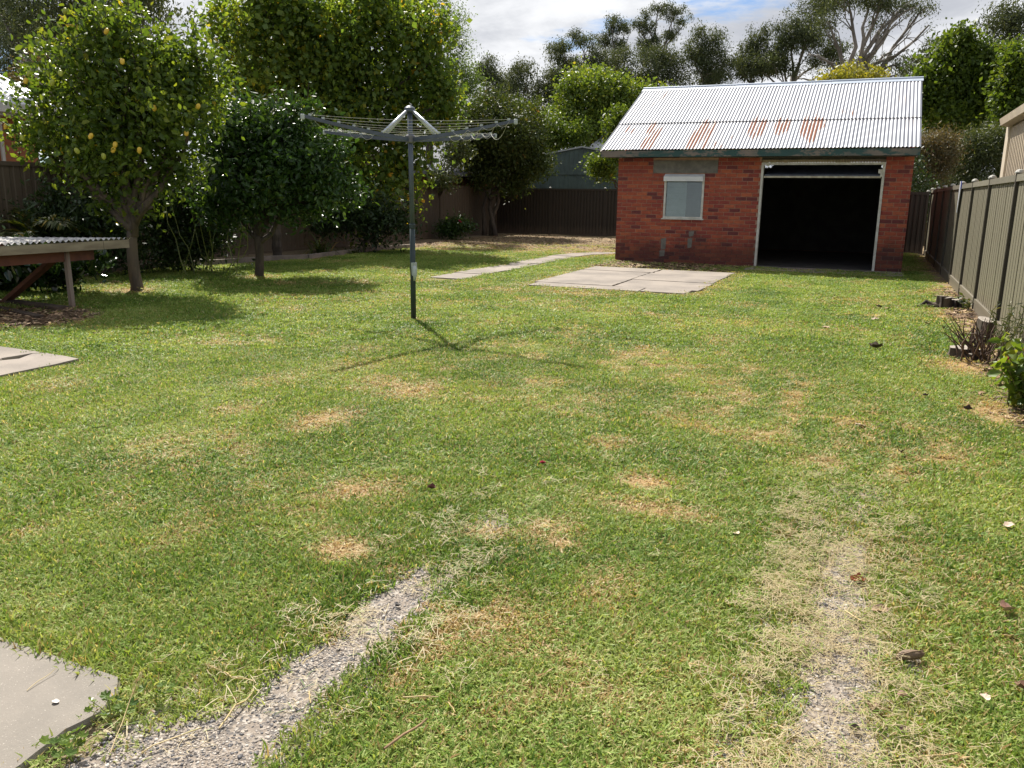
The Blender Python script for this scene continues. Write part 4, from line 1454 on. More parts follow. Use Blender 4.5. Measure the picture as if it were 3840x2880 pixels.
def tree(name, label, cat, base, fork, tr, blobs, ncl, lpc, L, aspect, csd, lmat, bmat, seed, droop=.3, group=None, twigs=40, hexa=False, inner=.35,
         limb_r=None, stems=None, twig_r=.008, flat=1.0, vbias=0.0, limbs_as_parts=False, tries=False, extra=None, trunk_pts=None, sprigs=0, jitter=.16, lump=9, lfrac=.44):
    rng = np.random.default_rng(seed)
    root = empty(name, base)
    tag(root, label, cat, group)
    B = np.array(base, float)
    bl = np.array(blobs, float)
    bl[:, :3] -= B
    core = bl.copy()
    if lump:
        nl = []
        for q in bl:
            nl.append((q[0], q[1], q[2], q[3] * .62, q[4] * .62))
            for k in range(lump):
                u = rng.normal(size=3)
                u /= np.linalg.norm(u)
                f = lfrac * rng.uniform(.6, 1.25)
                g = rng.uniform(.5, .84)
                nl.append((q[0] + u[0] * q[3] * g, q[1] + u[1] * q[3] * g, q[2] + u[2] * q[4] * g, q[3] * f, q[4] * f * .85))
        bl = np.array(nl)
    vol = bl[:, 3] ** 1.6 * bl[:, 4] ** .8
    # trunk
    fk = np.array(fork, float) - B
    tm = MB()
    if stems is None:
        pts = trunk_pts or wob_path((0, 0, -.1), fk, 6, .02, rng)
        n = len(pts)
        tm.tube(pts, [tr * (1.35 if i == 0 else 1.0 - .28 * i / n) for i in range(n)], 10)
    else:
        for s in stems:
            pts = wob_path(s, fk + rng.normal(0, .15, 3) * np.array([1, 1, .3]), 6, .03, rng)
            tm.tube(pts, [tr * (1.2 - .5 * i / 6) for i in range(7)], 8)
    limb_r = limb_r or tr * .55
    ends = []
    limb_mesh = tm
    limbs = []
    for c in core:
        e = c[:3] + np.array([0, 0, -.2 * c[4]])
        st = fk * (1 - .25 * rng.random())
        pts = wob_path(st, e, 6, .035, rng, sag=-.03)
        m = MB() if limbs_as_parts else tm
        m.tube(pts, [max(limb_r * (1 - .75 * i / 6), .012) for i in range(7)], 7)
        if limbs_as_parts:
            limbs.append(m)
        ends.append(np.array(pts[3:]))
    # clusters
    pr = vol / vol.sum()
    ci = rng.choice(len(bl), ncl, p=pr)
    d = rng.normal(size=(ncl, 3))
    d /= np.linalg.norm(d, axis=1, keepdims=True)
    rr = rng.random(ncl) ** inner
    jig = 1 + jitter * rng.normal(size=ncl)
    cp = bl[ci, :3] + d * (rr * jig)[:, None] * np.stack([bl[ci, 3], bl[ci, 3], bl[ci, 4]], 1)
    cv = np.clip(rng.normal(.45, .22, ncl), 0, 1)
    hz = (cp[:, 2] - cp[:, 2].min()) / (np.ptp(cp[:, 2]) + 1e-6)
    if twigs:
        for k in rng.choice(ncl, min(twigs, ncl), replace=False):
            e = ends[ci[k] // (lump + 1)]
            s = e[rng.integers(len(e))]
            tm.tube(wob_path(s, cp[k], 3, .06, rng), [twig_r * 1.6, twig_r * 1.2, twig_r, twig_r * .6], 5, cap=False)
    tm.build('trunk', bmat, root, smooth=True)
    for m in limbs:
        m.build('limb', bmat, root, smooth=True)
    cnt = rng.poisson(lpc, ncl).clip(3)
    idx = np.repeat(np.arange(ncl), cnt)
    n = len(idx)
    cs = csd * (0.7 + .6 * rng.random(ncl))
    off = rng.normal(size=(n, 3)) * cs[idx][:, None] * np.array([1, 1, flat])
    P = cp[idx] + off
    if sprigs:
        # upright shoots poking out of the top
        top = np.argsort(-cp[:, 2])[:sprigs * 3]
        sel = rng.choice(top, sprigs, replace=False)
        sp = MB()
        ex = []
        for k in sel:
            q = cp[k] + np.array([rng.normal(0, .15), rng.normal(0, .15), .25 + .35 * rng.random()])
            pt = wob_path(cp[k], q, 3, .05, rng)
            sp.tube(pt, [.006, .005, .004, .003], 4, cap=False)
            for t in np.linspace(.2, 1, 9):
                ex.append(cp[k] + (q - cp[k]) * t + rng.normal(0, .03, 3))
        sp.build('shoot', bmat, root)
        P = np.concatenate([P, np.array(ex)])
        idx = np.concatenate([idx, np.repeat(sel, 9)])
    v = np.clip(cv[idx] * .55 + rng.random(len(P)) * .5 + vbias, 0, 1)
    od = d[ci][idx] if True else None
    leaf_mesh('crown', P, rng, L, aspect, lmat, root, droop, v, hexa, outdir=od)
    return root, cp


# lemon tree
lem, cp_ = tree('lemon_tree', 'large lemon tree with yellow fruit beside the corrugated stand', 'tree', (-10.37, 9.47, 0), (-10.36, 9.5, 1.05), .10, BL['lemon'], 800, 26, .085, .55, .14,
                M['lemon_leaf'], M['bark_citrus'], 11, droop=.15, twigs=130, hexa=True, inner=.5, limb_r=.065, limbs_as_parts=True, sprigs=30, jitter=.2, lump=7, lfrac=.55,
                trunk_pts=[(.02, -.02, -.1), (.0, 0, .06), (-.03, 0, .25), (-.06, .02, .5), (-.05, .02, .75), (.0, .03, 1.05)])


def lemons():
    rnd = random.Random(8)
    mt = plain('lemon_skin', (.62, .42, .045), (.54, .36, .03), 14, .4, spec=.5, bump=.15, bscale=120)
    mt2 = plain('green_lemon_skin', (.30, .32, .04), (.24, .28, .03), 14, .4, spec=.5, bump=.15, bscale=120)
    prof = [(.004, -.047), (.012, -.042), (.026, -.030), (.031, -.008), (.031, .010), (.026, .030), (.012, .041), (.004, .044)]
    me = []
    for q in (mt, mt2):
        m = MB()
        m.lathe((0, 0, 0), prof, 12)
        me.append(m.mesh('lemon', q, True))
    # fruit hang on the camera side of the crown, positions in the tree's own frame
    for (x, y, z, k) in [(.33, -.80, 2.22, 0), (.50, -.60, 2.05, 0), (.52, -.58, 2.12, 0), (.22, -.95, 2.02, 1), (.42, -.70, 1.96, 1), (.95, -.25, 2.62, 0), (1.40, .10, 2.66, 0), (1.25, .0, 2.30, 0), (-.62, -.95, 2.95, 0),
                         (-.05, -1.0, 2.90, 1), (.06, -.95, 3.02, 1), (.35, -.40, 3.62, 0), (-.60, -.90, 3.05, 1), (-.28, -.5, 3.90, 1), (-1.60, -.6, 2.40, 0), (.82, -.45, 2.05, 0), (-.75, -1.0, 2.2, 1), (.7, -.5, 3.2, 0)]:
        o = bpy.data.objects.new('lemon', me[k])
        o.location = (x + .16, y - .20, z)
        o.rotation_euler = (rnd.uniform(-.5, .5), rnd.uniform(-.5, .5), 0)
        link(o, lem)


lemons()
tree('orange_tree', 'dark glossy citrus tree between the lemon tree and the clothes hoist', 'tree', (-10.12, 11.97, 0), (-10.1, 12.0, .75), .085, BL['citrus'], 700, 26, .095, .45, .14,
     M['citrus_leaf'], M['bark_dark'], 12, droop=.1, twigs=90, hexa=True, inner=.5, limb_r=.05, sprigs=30, jitter=.28, lump=7, lfrac=.52)
tree('maple_tree', 'big broad leaved tree turning yellow that towers over the left fence', 'tree', (-14.9, 19.6, 0), (-14.6, 19.6, 2.6), .28, BL['big'], 1700, 30, .13, .75, .20,
     M['broad_leaf'], M['bark_dark'], 13, droop=.4, twigs=60, inner=.40, limb_r=.13, vbias=.04, jitter=.22, flat=1.5)
tree('feathery_tree', 'pale feathery tree behind the big yellowing tree', 'tree', (-15.4, 26.8, 0), (-14.6, 26.7, 4.2), .16, BL['jac'], 260, 60, .075, .4, .2, M['feather_leaf'], M['bark_dark'], 14, droop=.5, twigs=30)
tree('evergreen_tree', 'dense dark evergreen tree in the back corner of the yard', 'tree', (-13.35, 29.0, 0), (-13.3, 29.05, 1.6), .085, [(q[0], q[1], q[2] - .1, q[3] * 1.12, q[4] * 1.12) for q in BL['dark']], 1500, 32, .115, .45, .2, M['shrub_leaf'], M['bark_dark'], 15, droop=.4, twigs=50,
     stems=[(-.25, 0, -.1), (.0, .1, -.1), (.28, -.05, -.1)])
tree('fence_shrub', 'light leaved shrub over the fence under the grey roof', 'shrub', (-14.6, 26.6, 0), (-14.0, 26.2, 1.6), .05, BL['graybush'], 130, 26, .09, .5, .16, M['hedge_leaf'], M['bark_dark'], 16, twigs=20)
tree('ash_tree', 'bright green tree turning gold behind the green garage', 'tree', (-14.0, 44.3, 0), (-14.0, 44.2, 3.6), .22, BL['bright'], 900, 28, .16, .65, .26, M['bright_leaf'], M['bark_dark'], 17, droop=.3, twigs=30, inner=.33)
tree('creeper_bush', 'leafy bush poking out behind the left end of the shed', 'bush', (-7.2, 27.6, 0), (-7.6, 26.6, 2.0), .06, BL['bushL'], 240, 26, .085, .55, .14, M['right_leaf'], M['bark_dark'], 18, twigs=20)

tree('mixed_shrubs', 'mid green shrubs between the bright green tree and the green garage', 'shrubs', (-14.6, 41.5, 0), (-14.6, 41.5, 1.8), .1, BL['midshrub'], 420, 30, .14, .5, .25, M['right_leaf'], M['bark_dark'], 50, twigs=10)

# gum trees far behind
for key, lab, base, seed, cl_, in (
        ('g1', 'low gum tree furthest left on the skyline', (-31.2, 68.3, 0), 21, .5), ('g2', 'broad gum tree left of the sloping crowned gum', (-27.2, 67.8, 0), 22, .5),
        ('g3', 'gum tree with a sloping airy crown above the bright green tree', (-24.3, 70.1, 0), 23, .45), ('g4', 'thin gum with sparse tufts beside the tallest twin crowned gum', (-23.6, 79, 0), 24, .4),
        ('g5', 'tall gum with two open crowns standing above the others', (-20.0, 81.6, 0), 25, .42), ('g6', 'dense dark gum below the tall twin crowned gum', (-18.9, 72.4, 0), 26, .55),
        ('g7', 'rounded dark gum just above the left half of the shed roof', (-13.6, 72.4, 0), 27, .5), ('g8', 'slim gum between the rounded gum and the leafy tall gum', (-9.9, 71.8, 0), 28, .45),
        ('g9', 'tall leafy gum left of the bare limbed gum', (-6.6, 71, 0), 29, .5)):
    bl_ = BL[key]
    zt_ = min(q[2] for q in bl_)
    cx_ = sum(q[0] for q in bl_) / len(bl_)
    cy_ = sum(q[1] for q in bl_) / len(bl_)
    nb_ = sum(q[3] * q[4] for q in bl_)
    tree('gum_tree', lab, 'tree', base, (cx_, cy_, zt_ - .8), .22, bl_, int(38 * nb_ + 40), 42, .17, .34, cl_ * .46, M['gum_leaf'], M['bark_gum'], seed, droop=.75, group='gum trees behind the houses', twigs=22, twig_r=.03, limb_r=.12, inner=.5, jitter=.2, lump=6, lfrac=.5)
# understorey that closes the skyline below the gums
for key, lab, base, seed in (('u1', 'low olive gum thicket left of the bright green tree', (-29.5, 66.5, 0), 31), ('u2', 'low olive gum thicket behind the left end of the shed roof', (-18.5, 69.5, 0), 32), ('u3', 'low olive gum thicket behind the middle of the shed roof', (-9.5, 68.5, 0), 33)):
    x_, y_ = base[:2]
    bl_ = [(x_ - 3.6, y_, 6.5, 2.2, 1.9), (x_ - 1.5, y_ + .5, 7.4, 2.2, 1.7), (x_ + 1.0, y_, 6.8, 2.3, 2), (x_ + 3.2, y_ + .4, 7.0, 2.2, 1.8), (x_, y_, 4.5, 4.5, 2.0), (x_ - 2.6, y_, 8.6, 1.3, .9), (x_ + 2.2, y_, 8.4, 1.4, .9)]
    tree('gum_thicket', lab, 'trees', base, (x_, y_, 3.4), .2, bl_, 620, 40, .2, .36, .36, M['gum_leaf'], M['bark_gum'], seed, droop=.7, twigs=16, twig_r=.03, limb_r=.1, inner=.4)


def big_gum():
    bl_ = BL['g10']
    base = (-2.3, 64.2, 0)
    r, cp = tree('gum_tree', 'tallest gum with pale bare limbs spreading over the shed ridge', 'tree', base, (-2.2, 64.3, 9.4), .42, bl_, 420, 36, .16, .34, .30, M['gum_leaf'], M['bark_gum'], 30, droop=.75,
                 group='gum trees behind the houses', twigs=60, twig_r=.03, limb_r=.22, inner=.5, limbs_as_parts=True)
    rng = np.random.default_rng(77)
    for (a, e, n) in (((.3, .1, 8.6), (3.2, 1.4, 12.3), 5), ((.2, 0, 9.2), (2.5, 1.0, 13.3), 4), ((.3, .1, 8.0), (2.9, 1.2, 9.9), 5), ((.6, .3, 10.2), (3.7, 1.6, 14.4), 5), ((-.1, 0, 9), (-2.8, -1.2, 11.2), 5), ((0, 0, 8.2), (-3.4, -1.3, 9.6), 5), ((.2, .1, 9.5), (1.2, .5, 15.5), 4), ((.5, .2, 9.8), (3.3, 1.4, 11.5), 4)):
        m = MB()
        pts = wob_path(a, e, 8, .025, rng, sag=-.10)
        m.tube(pts, [.15 * (1 - .85 * i / 8) + .012 for i in range(9)], 7)
        for k in range(n * 2):
            s = np.array(pts[rng.integers(3, 9)])
            q = s + np.array([rng.normal(.25, .5), rng.normal(0, .5), rng.normal(-.25, .5)])
            m.tube(wob_path(s, q, 4, .06, rng, sag=-.15), [.035, .03, .024, .018, .012], 5, cap=False)
        m.build('limb', M['bark_gum'], r, smooth=True)


big_gum()
tree('gum_tree', 'small dark gum tuft between the bare limbed gum and the right trees', 'tree', (1.9, 68.2, 0), (1.9, 68.2, 9.4), .12, BL['g11'], 70, 26, .22, .36, .32, M['gum_leaf'], M['bark_gum'], 34, droop=.7, group='gum trees behind the houses', twigs=10, twig_r=.02, limb_r=.06)
tree('golden_tree', 'yellow green tree top peeping over the shed ridge', 'tree', (-1.6, 48.2, 0), (-1.6, 48.2, 5.5), .16, BL['ybush'], 200, 24, .15, .6, .22, M['yellow_leaf'], M['bark_dark'], 35, twigs=12)
tree('leafy_tree', 'big green tree to the right of the shed roof', 'tree', (2.8, 38.2, 0), (2.8, 38.2, 3.2), .24, BL['right1'], 1150, 30, .145, .7, .22, M['right_leaf'], M['bark_dark'], 36, droop=.45, twigs=30, inner=.36, sprigs=10)
tree('leafy_tree', 'green tree at the right edge above the cream outbuilding', 'tree', (4.6, 34.6, 0), (4.4, 34.5, 3.4), .18, BL['right2'], 420, 30, .13, .7, .22, M['right_leaf'], M['bark_dark'], 37, droop=.45, twigs=16)
tree('bottlebrush', 'brownish fine leaved shrub right against the shed corner', 'shrub', (1.75, 31.7, 0), (1.7, 31.6, .8), .07, BL['hedge1'], 900, 46, .10, .2, .17, M['brown_leaf'], M['bark_dark'], 38, droop=.0, twigs=30)
tree('tea_tree', 'olive fine leaved shrub behind the far end of the right fence', 'shrub', (2.9, 33.3, 0), (2.9, 33.3, .9), .07, BL['hedge2'], 950, 46, .105, .22, .18, M['hedge_leaf'], M['bark_dark'], 39, droop=.0, twigs=30)
tree('gap_shrub', 'dark shrub in the narrow gap between shed and right fence', 'shrub', (.15, 27.9, 0), (.15, 27.9, .7), .05, [(.1, 27.8, 1.0, .6, .8), (.35, 27.6, 1.9, .6, .7), (-.3, 28.0, 2.2, .6, .6), (.9, 28.3, 2.3, .6, .7), (1.3, 28.6, 1.5, .5, .9)], 260, 30, .09, .4, .16, M['dark_leaf'], M['bark_dark'], 40, twigs=20)
tree('gum_tree', 'open gum tree in the top right corner', 'tree', (7.0, 62.7, 0), (6.9, 62.7, 9.6), .2, BL['eR'], 200, 26, .2, .34, .36, M['gum_leaf'], M['bark_gum'], 41, droop=.75, group='gum trees behind the houses', twigs=20, twig_r=.025, limb_r=.1)
tree('gum_tree', 'dark weeping gum in the top left corner', 'tree', (-24.6, 18.9, 0), (-24.6, 18.9, 4.2), .18, BL['eL'], 420, 34, .12, .22, .2, M['gum_leaf'], M['bark_gum'], 42, droop=1.0, group='gum trees behind the houses', twigs=24, twig_r=.015, limb_r=.08, vbias=-.2)
tree('rusty_shrub', 'brown tinged shrub behind the roof of the left house', 'shrub', (-21.2, 17.0, 0), (-21.2, 17.0, 3.0), .1, BL['brownL'], 300, 30, .09, .45, .17, M['brown_leaf'], M['bark_dark'], 43, twigs=16)
tree('gum_tree', 'unseen broad gum beyond the left edge, added to shade the left fence', 'tree', (-17.9, 14.6, 0), (-17.6, 14.4, 3.6), .2, [(-16.6, 13.9, 6.0, 2.0, 1.5), (-17.6, 13.0, 5.6, 1.6, 1.3), (-15.8, 15.0, 5.6, 1.3, 1.2), (-17.6, 15.6, 6.4, 1.5, 1.3)], 620, 34, .12, .3, .22, M['gum_leaf'], M['bark_gum'], 49, droop=.7, twigs=20)  # out-of-view tree, added so its crown shades the left fence and low palm
# understorey along the left fence
tree('camellia', 'glossy dark shrub behind the corrugated stand', 'shrub', (-11.5, 8.5, 0), (-11.5, 8.5, .12), .03, BL['glossy'], 150, 14, .13, .5, .10, M['glossy_leaf'], M['bark_dark'], 44, hexa=True, twigs=10, droop=-.1)
tree('cane_shrub', 'dark shrub with thin pale canes between lemon and orange trees', 'shrub', (-12.0, 12.3, 0), (-12.0, 12.3, .5), .04, BL['backshrub'], 420, 24, .10, .35, .17, M['dark_leaf'], M['bark_dark'], 45, twigs=40)
tree('shade_shrub', 'dark shrub in the shade under the big yellowing tree', 'shrub', (-12.0, 18.3, 0), (-12.0, 18.3, .3), .04, BL['under'], 260, 26, .10, .45, .16, M['dark_leaf'], M['bark_dark'], 46, twigs=20)
tree('fern_shrub', 'dark shrub against the left fence behind the corrugated stand', 'shrub', (-12.9, 10.8, 0), (-12.9, 10.8, .4), .04, [(q[0] + .35, q[1], q[2] * .8, q[3], q[4]) for q in BL['leftdark']], 300, 26, .10, .35, .16, M['dark_leaf'], M['bark_dark'], 47, twigs=20)
fb, cp_ = tree('rose_bush', 'low bush with one pink flower by the left fence', 'bush', (-13.3, 25.8, 0), (-13.3, 25.8, .15), .03, [(-13.35, 25.65, .39, .46, .36), (-13.0, 25.83, .47, .36, .33)], 150, 24, .07, .6, .11, M['citrus_leaf'], M['bark_dark'], 48, twigs=10)


def flower(loc, r, mat, parent, rnd):
    m = MB()
    for ring, (n, rr, tilt) in enumerate(((6, 1.0, .35), (5, .7, .8), (4, .4, 1.2))):
        for k in range(n):
            a = 2 * math.pi * k / n + ring * .5
            ca, sa = math.cos(a), math.sin(a)
            c, s = math.cos(tilt), math.sin(tilt)
            L = r * rr
            w = L * .45
            m.add([(0, 0, 0), (ca * L * .55 * c - sa * w, sa * L * .55 * c + ca * w, L * .55 * s), (ca * L * c, sa * L * c, L * s), (ca * L * .55 * c + sa * w, sa * L * .55 * c - ca * w, L * .55 * s)], [(0, 1, 2, 3)])
    o = m.build('flower', mat, parent)
    o.location = loc
    o.rotation_euler = (R(50), R(-15), rnd.uniform(0, 3))
    return o


M['pink'] = plain('pink_petal', (.72, .06, .22), (.62, .04, .16), 9, .5, bump=0)
flower((.42, -.28, .62), .09, M['pink'], fb, random.Random(2))

# palms


def frond(root_loc, az, el, length, rng, parent, nleaf=34, ll=.42, arch=.9, wid=.022, vb=0.0):
    d = np.array([math.cos(az), math.sin(az), 0])
    side = np.array([-d[1], d[0], 0])
    pts = []
    n = 14
    x = 0.0
    z = 0.0
    a = el
    for i in range(n + 1):
        pts.append(np.array(root_loc) + d * x + np.array([0, 0, z]))
        x += math.cos(a) * length / n
        z += math.sin(a) * length / n
        a -= arch / n * (1 + i / n)
    m = MB()
    m.tube([tuple(p) for p in pts], [.016 * (1 - .8 * i / n) for i in range(n + 1)], 5, cap=False)
    vs, fs, vv = [], [], []
    pts = np.array(pts)
    for s in (-1, 1):
        for k in range(nleaf):
            t = .16 + .84 * k / nleaf
            j = min(int(t * n), n - 1)
            p = pts[j] + (pts[j + 1] - pts[j]) * (t * n - j)
            tang = pts[j + 1] - pts[j]
            tang = tang / np.linalg.norm(tang)
            L = ll * math.sin(math.pi * min(.15 + .85 * t, .97)) * (.85 + .3 * rng.random()) + .06
            dr = side * s * .75 + tang * .75 + np.array([0, 0, .15 - .45 * t + rng.normal(0, .08)])
            dr /= np.linalg.norm(dr)
            w = np.cross(dr, np.array([0, 0, 1.0]))
            w = w / (np.linalg.norm(w) + 1e-6) * wid
            b = len(vs)
            mid = p + dr * L * .5 + np.array([0, 0, .02])
            tip = p + dr * L + np.array([0, 0, -.16 * L])
            vs += [p - w * .4, p + w * .4, mid + w, mid - w, tip]
            fs += [(b, b + 1, b + 2, b + 3), (b + 3, b + 2, b + 4)]
            vv += [min(max(rng.normal(.45 + vb, .2), 0), 1)] * 5
    base = len(m.v)
    m.v += [tuple(q) for q in vs]
    m.f += [tuple(i + base for i in f) for f in fs]
    m.m += [0] * len(fs)
    me = m.mesh('frond', M['palm_leaf'])
    at = me.attributes.new('v', 'FLOAT', 'POINT')
    at.data.foreach_set('value', np.concatenate([np.full(base, .3), np.array(vv)]).astype(np.float32))
    link(bpy.data.objects.new('frond', me), parent)


def palm(label, base, h, n, length, seed, group, elr=(.2, 1.3), vb=0.0, ll=.42, azr=(0, 6.283)):
    rng = np.random.default_rng(seed)
    r = empty('palm', base)
    tag(r, label, 'palm', group)
    m = MB()
    k = max(int(h / .12), 3)
    m.tube([(0, 0, -.1 + (h + .1) * i / k) for i in range(k + 1)], [.10 + (.018 if i % 2 else 0) for i in range(k + 1)], 10)
    m.build('trunk', M['bark_dark'], r)
    for i in range(n):
        frond((0, 0, h), azr[0] + (azr[1] - azr[0]) * (i + rng.random() * .6) / n, rng.uniform(*elr), length * rng.uniform(.8, 1.1), rng, r, arch=rng.uniform(.8, 1.5), vb=vb, ll=ll)
    return r


palm('palm behind the orange tree with fronds rising above it', (-12.6, 15.6, 0), 2.5, 15, 1.5, 61, 'palms along the left fence', elr=(.3, 1.3))
palm('palm standing before the brick house wall above the left fence', (-13.6, 11.6, 0), 1.9, 16, 1.15, 62, 'palms along the left fence', elr=(.1, 1.3))
palm('low palm with arching yellow tipped fronds in front of the left fence', (-13.2, 10.0, 0), .6, 14, 1.1, 63, 'palms along the left fence', elr=(.1, 1.2), vb=.22)


def strap_plant(name, label, cat, base, n, L, w, seed, mat):
    rng = np.random.default_rng(seed)
    r = empty(name, base)
    tag(r, label, cat)
    for k in range(n):
        az = rng.uniform(0, 6.283)
        el = rng.uniform(.5, 1.45)
        ln = L * rng.uniform(.6, 1.1)
        p = np.array([rng.normal(0, .08), rng.normal(0, .08), 0])
        a = el
        vs, fs = [], []
        s = np.array([-math.sin(az), math.cos(az), 0])
        for i in range(7):
            ww = w * (1 - (i / 6) ** 2 * .95)
            vs += [tuple(p - s * ww), tuple(p + s * ww)]
            p = p + np.array([math.cos(az) * math.cos(a), math.sin(az) * math.cos(a), math.sin(a)]) * ln / 6
            a -= rng.uniform(.2, .42)
        fs = [(2 * i, 2 * i + 1, 2 * i + 3, 2 * i + 2) for i in range(6)]
        m = MB()
        m.add(vs, fs)
        me = m.mesh('leaf', mat)
        at = me.attributes.new('v', 'FLOAT', 'POINT')
        at.data.foreach_set('value', np.full(len(vs), rng.random(), np.float32))
        link(bpy.data.objects.new('leaf', me), r)
    return r


strap_plant('agapanthus', 'strappy leaved clump at the foot of the left fence', 'plant', (-12.35, 16.9, 0), 60, .95, .02, 71, M['shrub_leaf'])
strap_plant('agapanthus', 'small strappy clump beside the larger clump in the left bed', 'plant', (-12.0, 17.9, 0), 26, .5, .016, 72, M['shrub_leaf'])

# thin pale canes
m = MB()
rg_ = np.random.default_rng(9)
for k in range(16):
    a_ = (-11.4 + rg_.normal(0, .35), 12.0 + rg_.normal(0, .3), 0)
    e_ = (a_[0] + rg_.normal(.1, .5), a_[1] + rg_.normal(-.2, .3), rg_.uniform(1.2, 2.1))
    m.tube(wob_path(a_, e_, 5, .04, rg_), [.009, .009, .008, .007, .006, .004], 5, cap=False)
tag(m.build('cane', plain('cane', (.20, .23, .07), (.14, .16, .05), 5, .35, bump=0)), 'thin pale green canes leaning beside the lemon tree', 'canes')

# garden edging of low concrete blocks
ed = empty('garden_edging', (-12.5, 10, 0))
tag(ed, 'low grey concrete edging along the left garden bed', 'edging')
ep = [(-12.1, 8.2), (-12.45, 9.4), (-12.8, 10.4), (-13.0, 11.3), (-12.92, 12.2), (-12.7, 13.1), (-12.4, 14.0), (-12.3, 15.0), (-11.9, 15.8), (-12.0, 17.0), (-12.15, 18.3), (-12.1, 19.6), (-12.0, 20.9)]
mt_ = plain('edging_concrete', (.24, .20, .165), (.16, .135, .115), 4, .9, bump=.4, bscale=40, world=True)
for (a, c), (d, e) in zip(ep[:-1], ep[1:]):
    m = MB()
    m.bar((a + 12.5, c - 10, .03), (d + 12.5 - (d - a) * .02, e - 10 - (e - c) * .02, .03), .09, .18)
    m.build('block', mt_, ed)
# power line
m = MB()
for dz_, dy_ in ((0, 0), (.28, .3)):
    m.tube([(-40, 58 + dy_, 7.9 + dz_), (-25, 58 + dy_, 7.55 + dz_), (-10, 58 + dy_, 7.6 + dz_), (8, 58 + dy_, 8.2 + dz_)], .012, 4)
tag(m.build('power_line', plain('wire', (.1, .1, .11), (.08, .08, .09), 5, .6, bump=0)), 'two thin overhead wires crossing behind the bright green tree', 'wires')

# ------------------------------------------------------------------ stumps and plants along the right fence
M['stump'] = plain('stump_bark', (.10, .075, .055), (.035, .028, .024), 9, .95, bump=.9, bscale=25, stretch=(1, 1, .3))
M['cut_wood'] = plain('cut_wood', (.36, .32, .27), (.22, .19, .16), 18, .9, bump=.3, bscale=60)


def stump(name, label, base, stems, seed, roots=0):
    rng = np.random.default_rng(seed)
    r = empty(name, base)
    tag(r, label, 'stump')
    for (x, y, rad, h) in stems:
        m = MB()
        n = 12
        ang = np.linspace(0, 2 * math.pi, n, endpoint=False)
        rr = rad * (1 + .16 * rng.normal(size=n))
        tilt = rng.normal(0, .12, 2)
        vs = []
        for (z, k) in ((-.05, 1.25), (.02, 1.1), (h * .5, .98), (h, .93)):
            for a, q in zip(ang, rr):
                px, py = x + q * k * math.cos(a), y + q * k * math.sin(a)
                vs.append((px, py, z + (z / h) * (tilt[0] * (px - x) + tilt[1] * (py - y)) * .8))
        fs = [(i * n + k, i * n + (k + 1) % n, (i + 1) * n + (k + 1) % n, (i + 1) * n + k) for i in range(3) for k in range(n)]
        m.add(vs, fs, 0)
        m.add([vs[3 * n + k] for k in range(n)], [tuple(range(n))], 1)
        m.build('stem', [M['stump'], M['cut_wood']], r)
    for k in range(roots):
        m = MB()
        a = rng.uniform(2.4, 4.4)
        p = np.array([stems[0][0], stems[0][1], .04])
        m.tube(wob_path(p, p + np.array([math.cos(a) * .38, math.sin(a) * .38, -.04]), 4, .06, rng), [.05, .04, .03, .022, .012], 7)
        m.build('root', M['stump'], r)
    return r


stump('tree_stump', 'cluster of dark sawn stems at the foot of the right fence, furthest stump', (1.12, 13.38, 0), [(-.09, .0, .075, .17), (-.01, -.07, .055, .155), (.09, -.03, .06, .13), (.17, .03, .065, .12), (.05, .08, .07, .15), (.20, -.07, .05, .09)], 3, roots=2)
stump('tree_stump', 'low black stump with a flat rotten top in front of the twigs', (.92, 9.05, 0), [(0, 0, .11, .11), (.14, .07, .09, .09), (.13, -.08, .08, .08)], 4)
stump('tree_stump', 'taller pale topped stump standing behind the bare twigs', (1.24, 10.1, 0), [(0, 0, .10, .27)], 5)
tw = MB()
rg_ = np.random.default_rng(14)
for k in range(52):
    a_ = np.array([1.07 + rg_.normal(0, .06), 8.93 + rg_.normal(0, .08), 0])
    e_ = a_ + np.array([rg_.normal(-.03, .14), rg_.normal(0, .14), rg_.uniform(.2, .42)])
    tw.tube(wob_path(a_, e_, 4, .05, rg_), [.009, .008, .007, .005, .003], 5, cap=False)
tag(tw.build('twig_clump', plain('dead_twig', (.13, .085, .06), (.065, .042, .034), 9, .9, bump=.2)), 'upright clump of bare brown twigs against the right fence', 'twigs')


def leafy_plant(name, label, cat, base, stems, seed, mat, L, aspect, hmax, lean, per=11, flower_at=None, stem_mat=None):
    rng = np.random.default_rng(seed)
    r = empty(name, base)
    tag(r, label, cat)
    P, OD = [], []
    m = MB()
    for k in range(stems):
        a = rng.uniform(0, 6.283)
        p0 = np.array([rng.normal(0, .05), rng.normal(0, .05), 0])
        e = p0 + np.array([math.cos(a) * lean * rng.uniform(.3, 1), math.sin(a) * lean * rng.uniform(.3, 1), hmax * rng.uniform(.45, 1)])
        pts = wob_path(p0, e, 6, .03, rng, sag=-.05)
        m.tube(pts, [.006, .006, .005, .005, .004, .003, .002], 5, cap=False)
        for i in range(per):
            t = .2 + .8 * (i + rng.random()) / per
            j = min(int(t * 6), 5)
            q = np.array(pts[j]) + (np.array(pts[j + 1]) - np.array(pts[j])) * (t * 6 - j)
            az = rng.uniform(0, 6.283)
            P.append(q)
            OD.append([math.cos(az) * 1.8, math.sin(az) * 1.8, .5])
    m.build('stem', stem_mat or M['cane_green'], r)
    leaf_mesh('leaves', np.array(P), rng, L, aspect, mat, r, .05, hexa=True, outdir=np.array(OD))
    if flower_at:
        for f in flower_at:
            flower(f, .035, M['pink'], r, random.Random(seed))
    return r


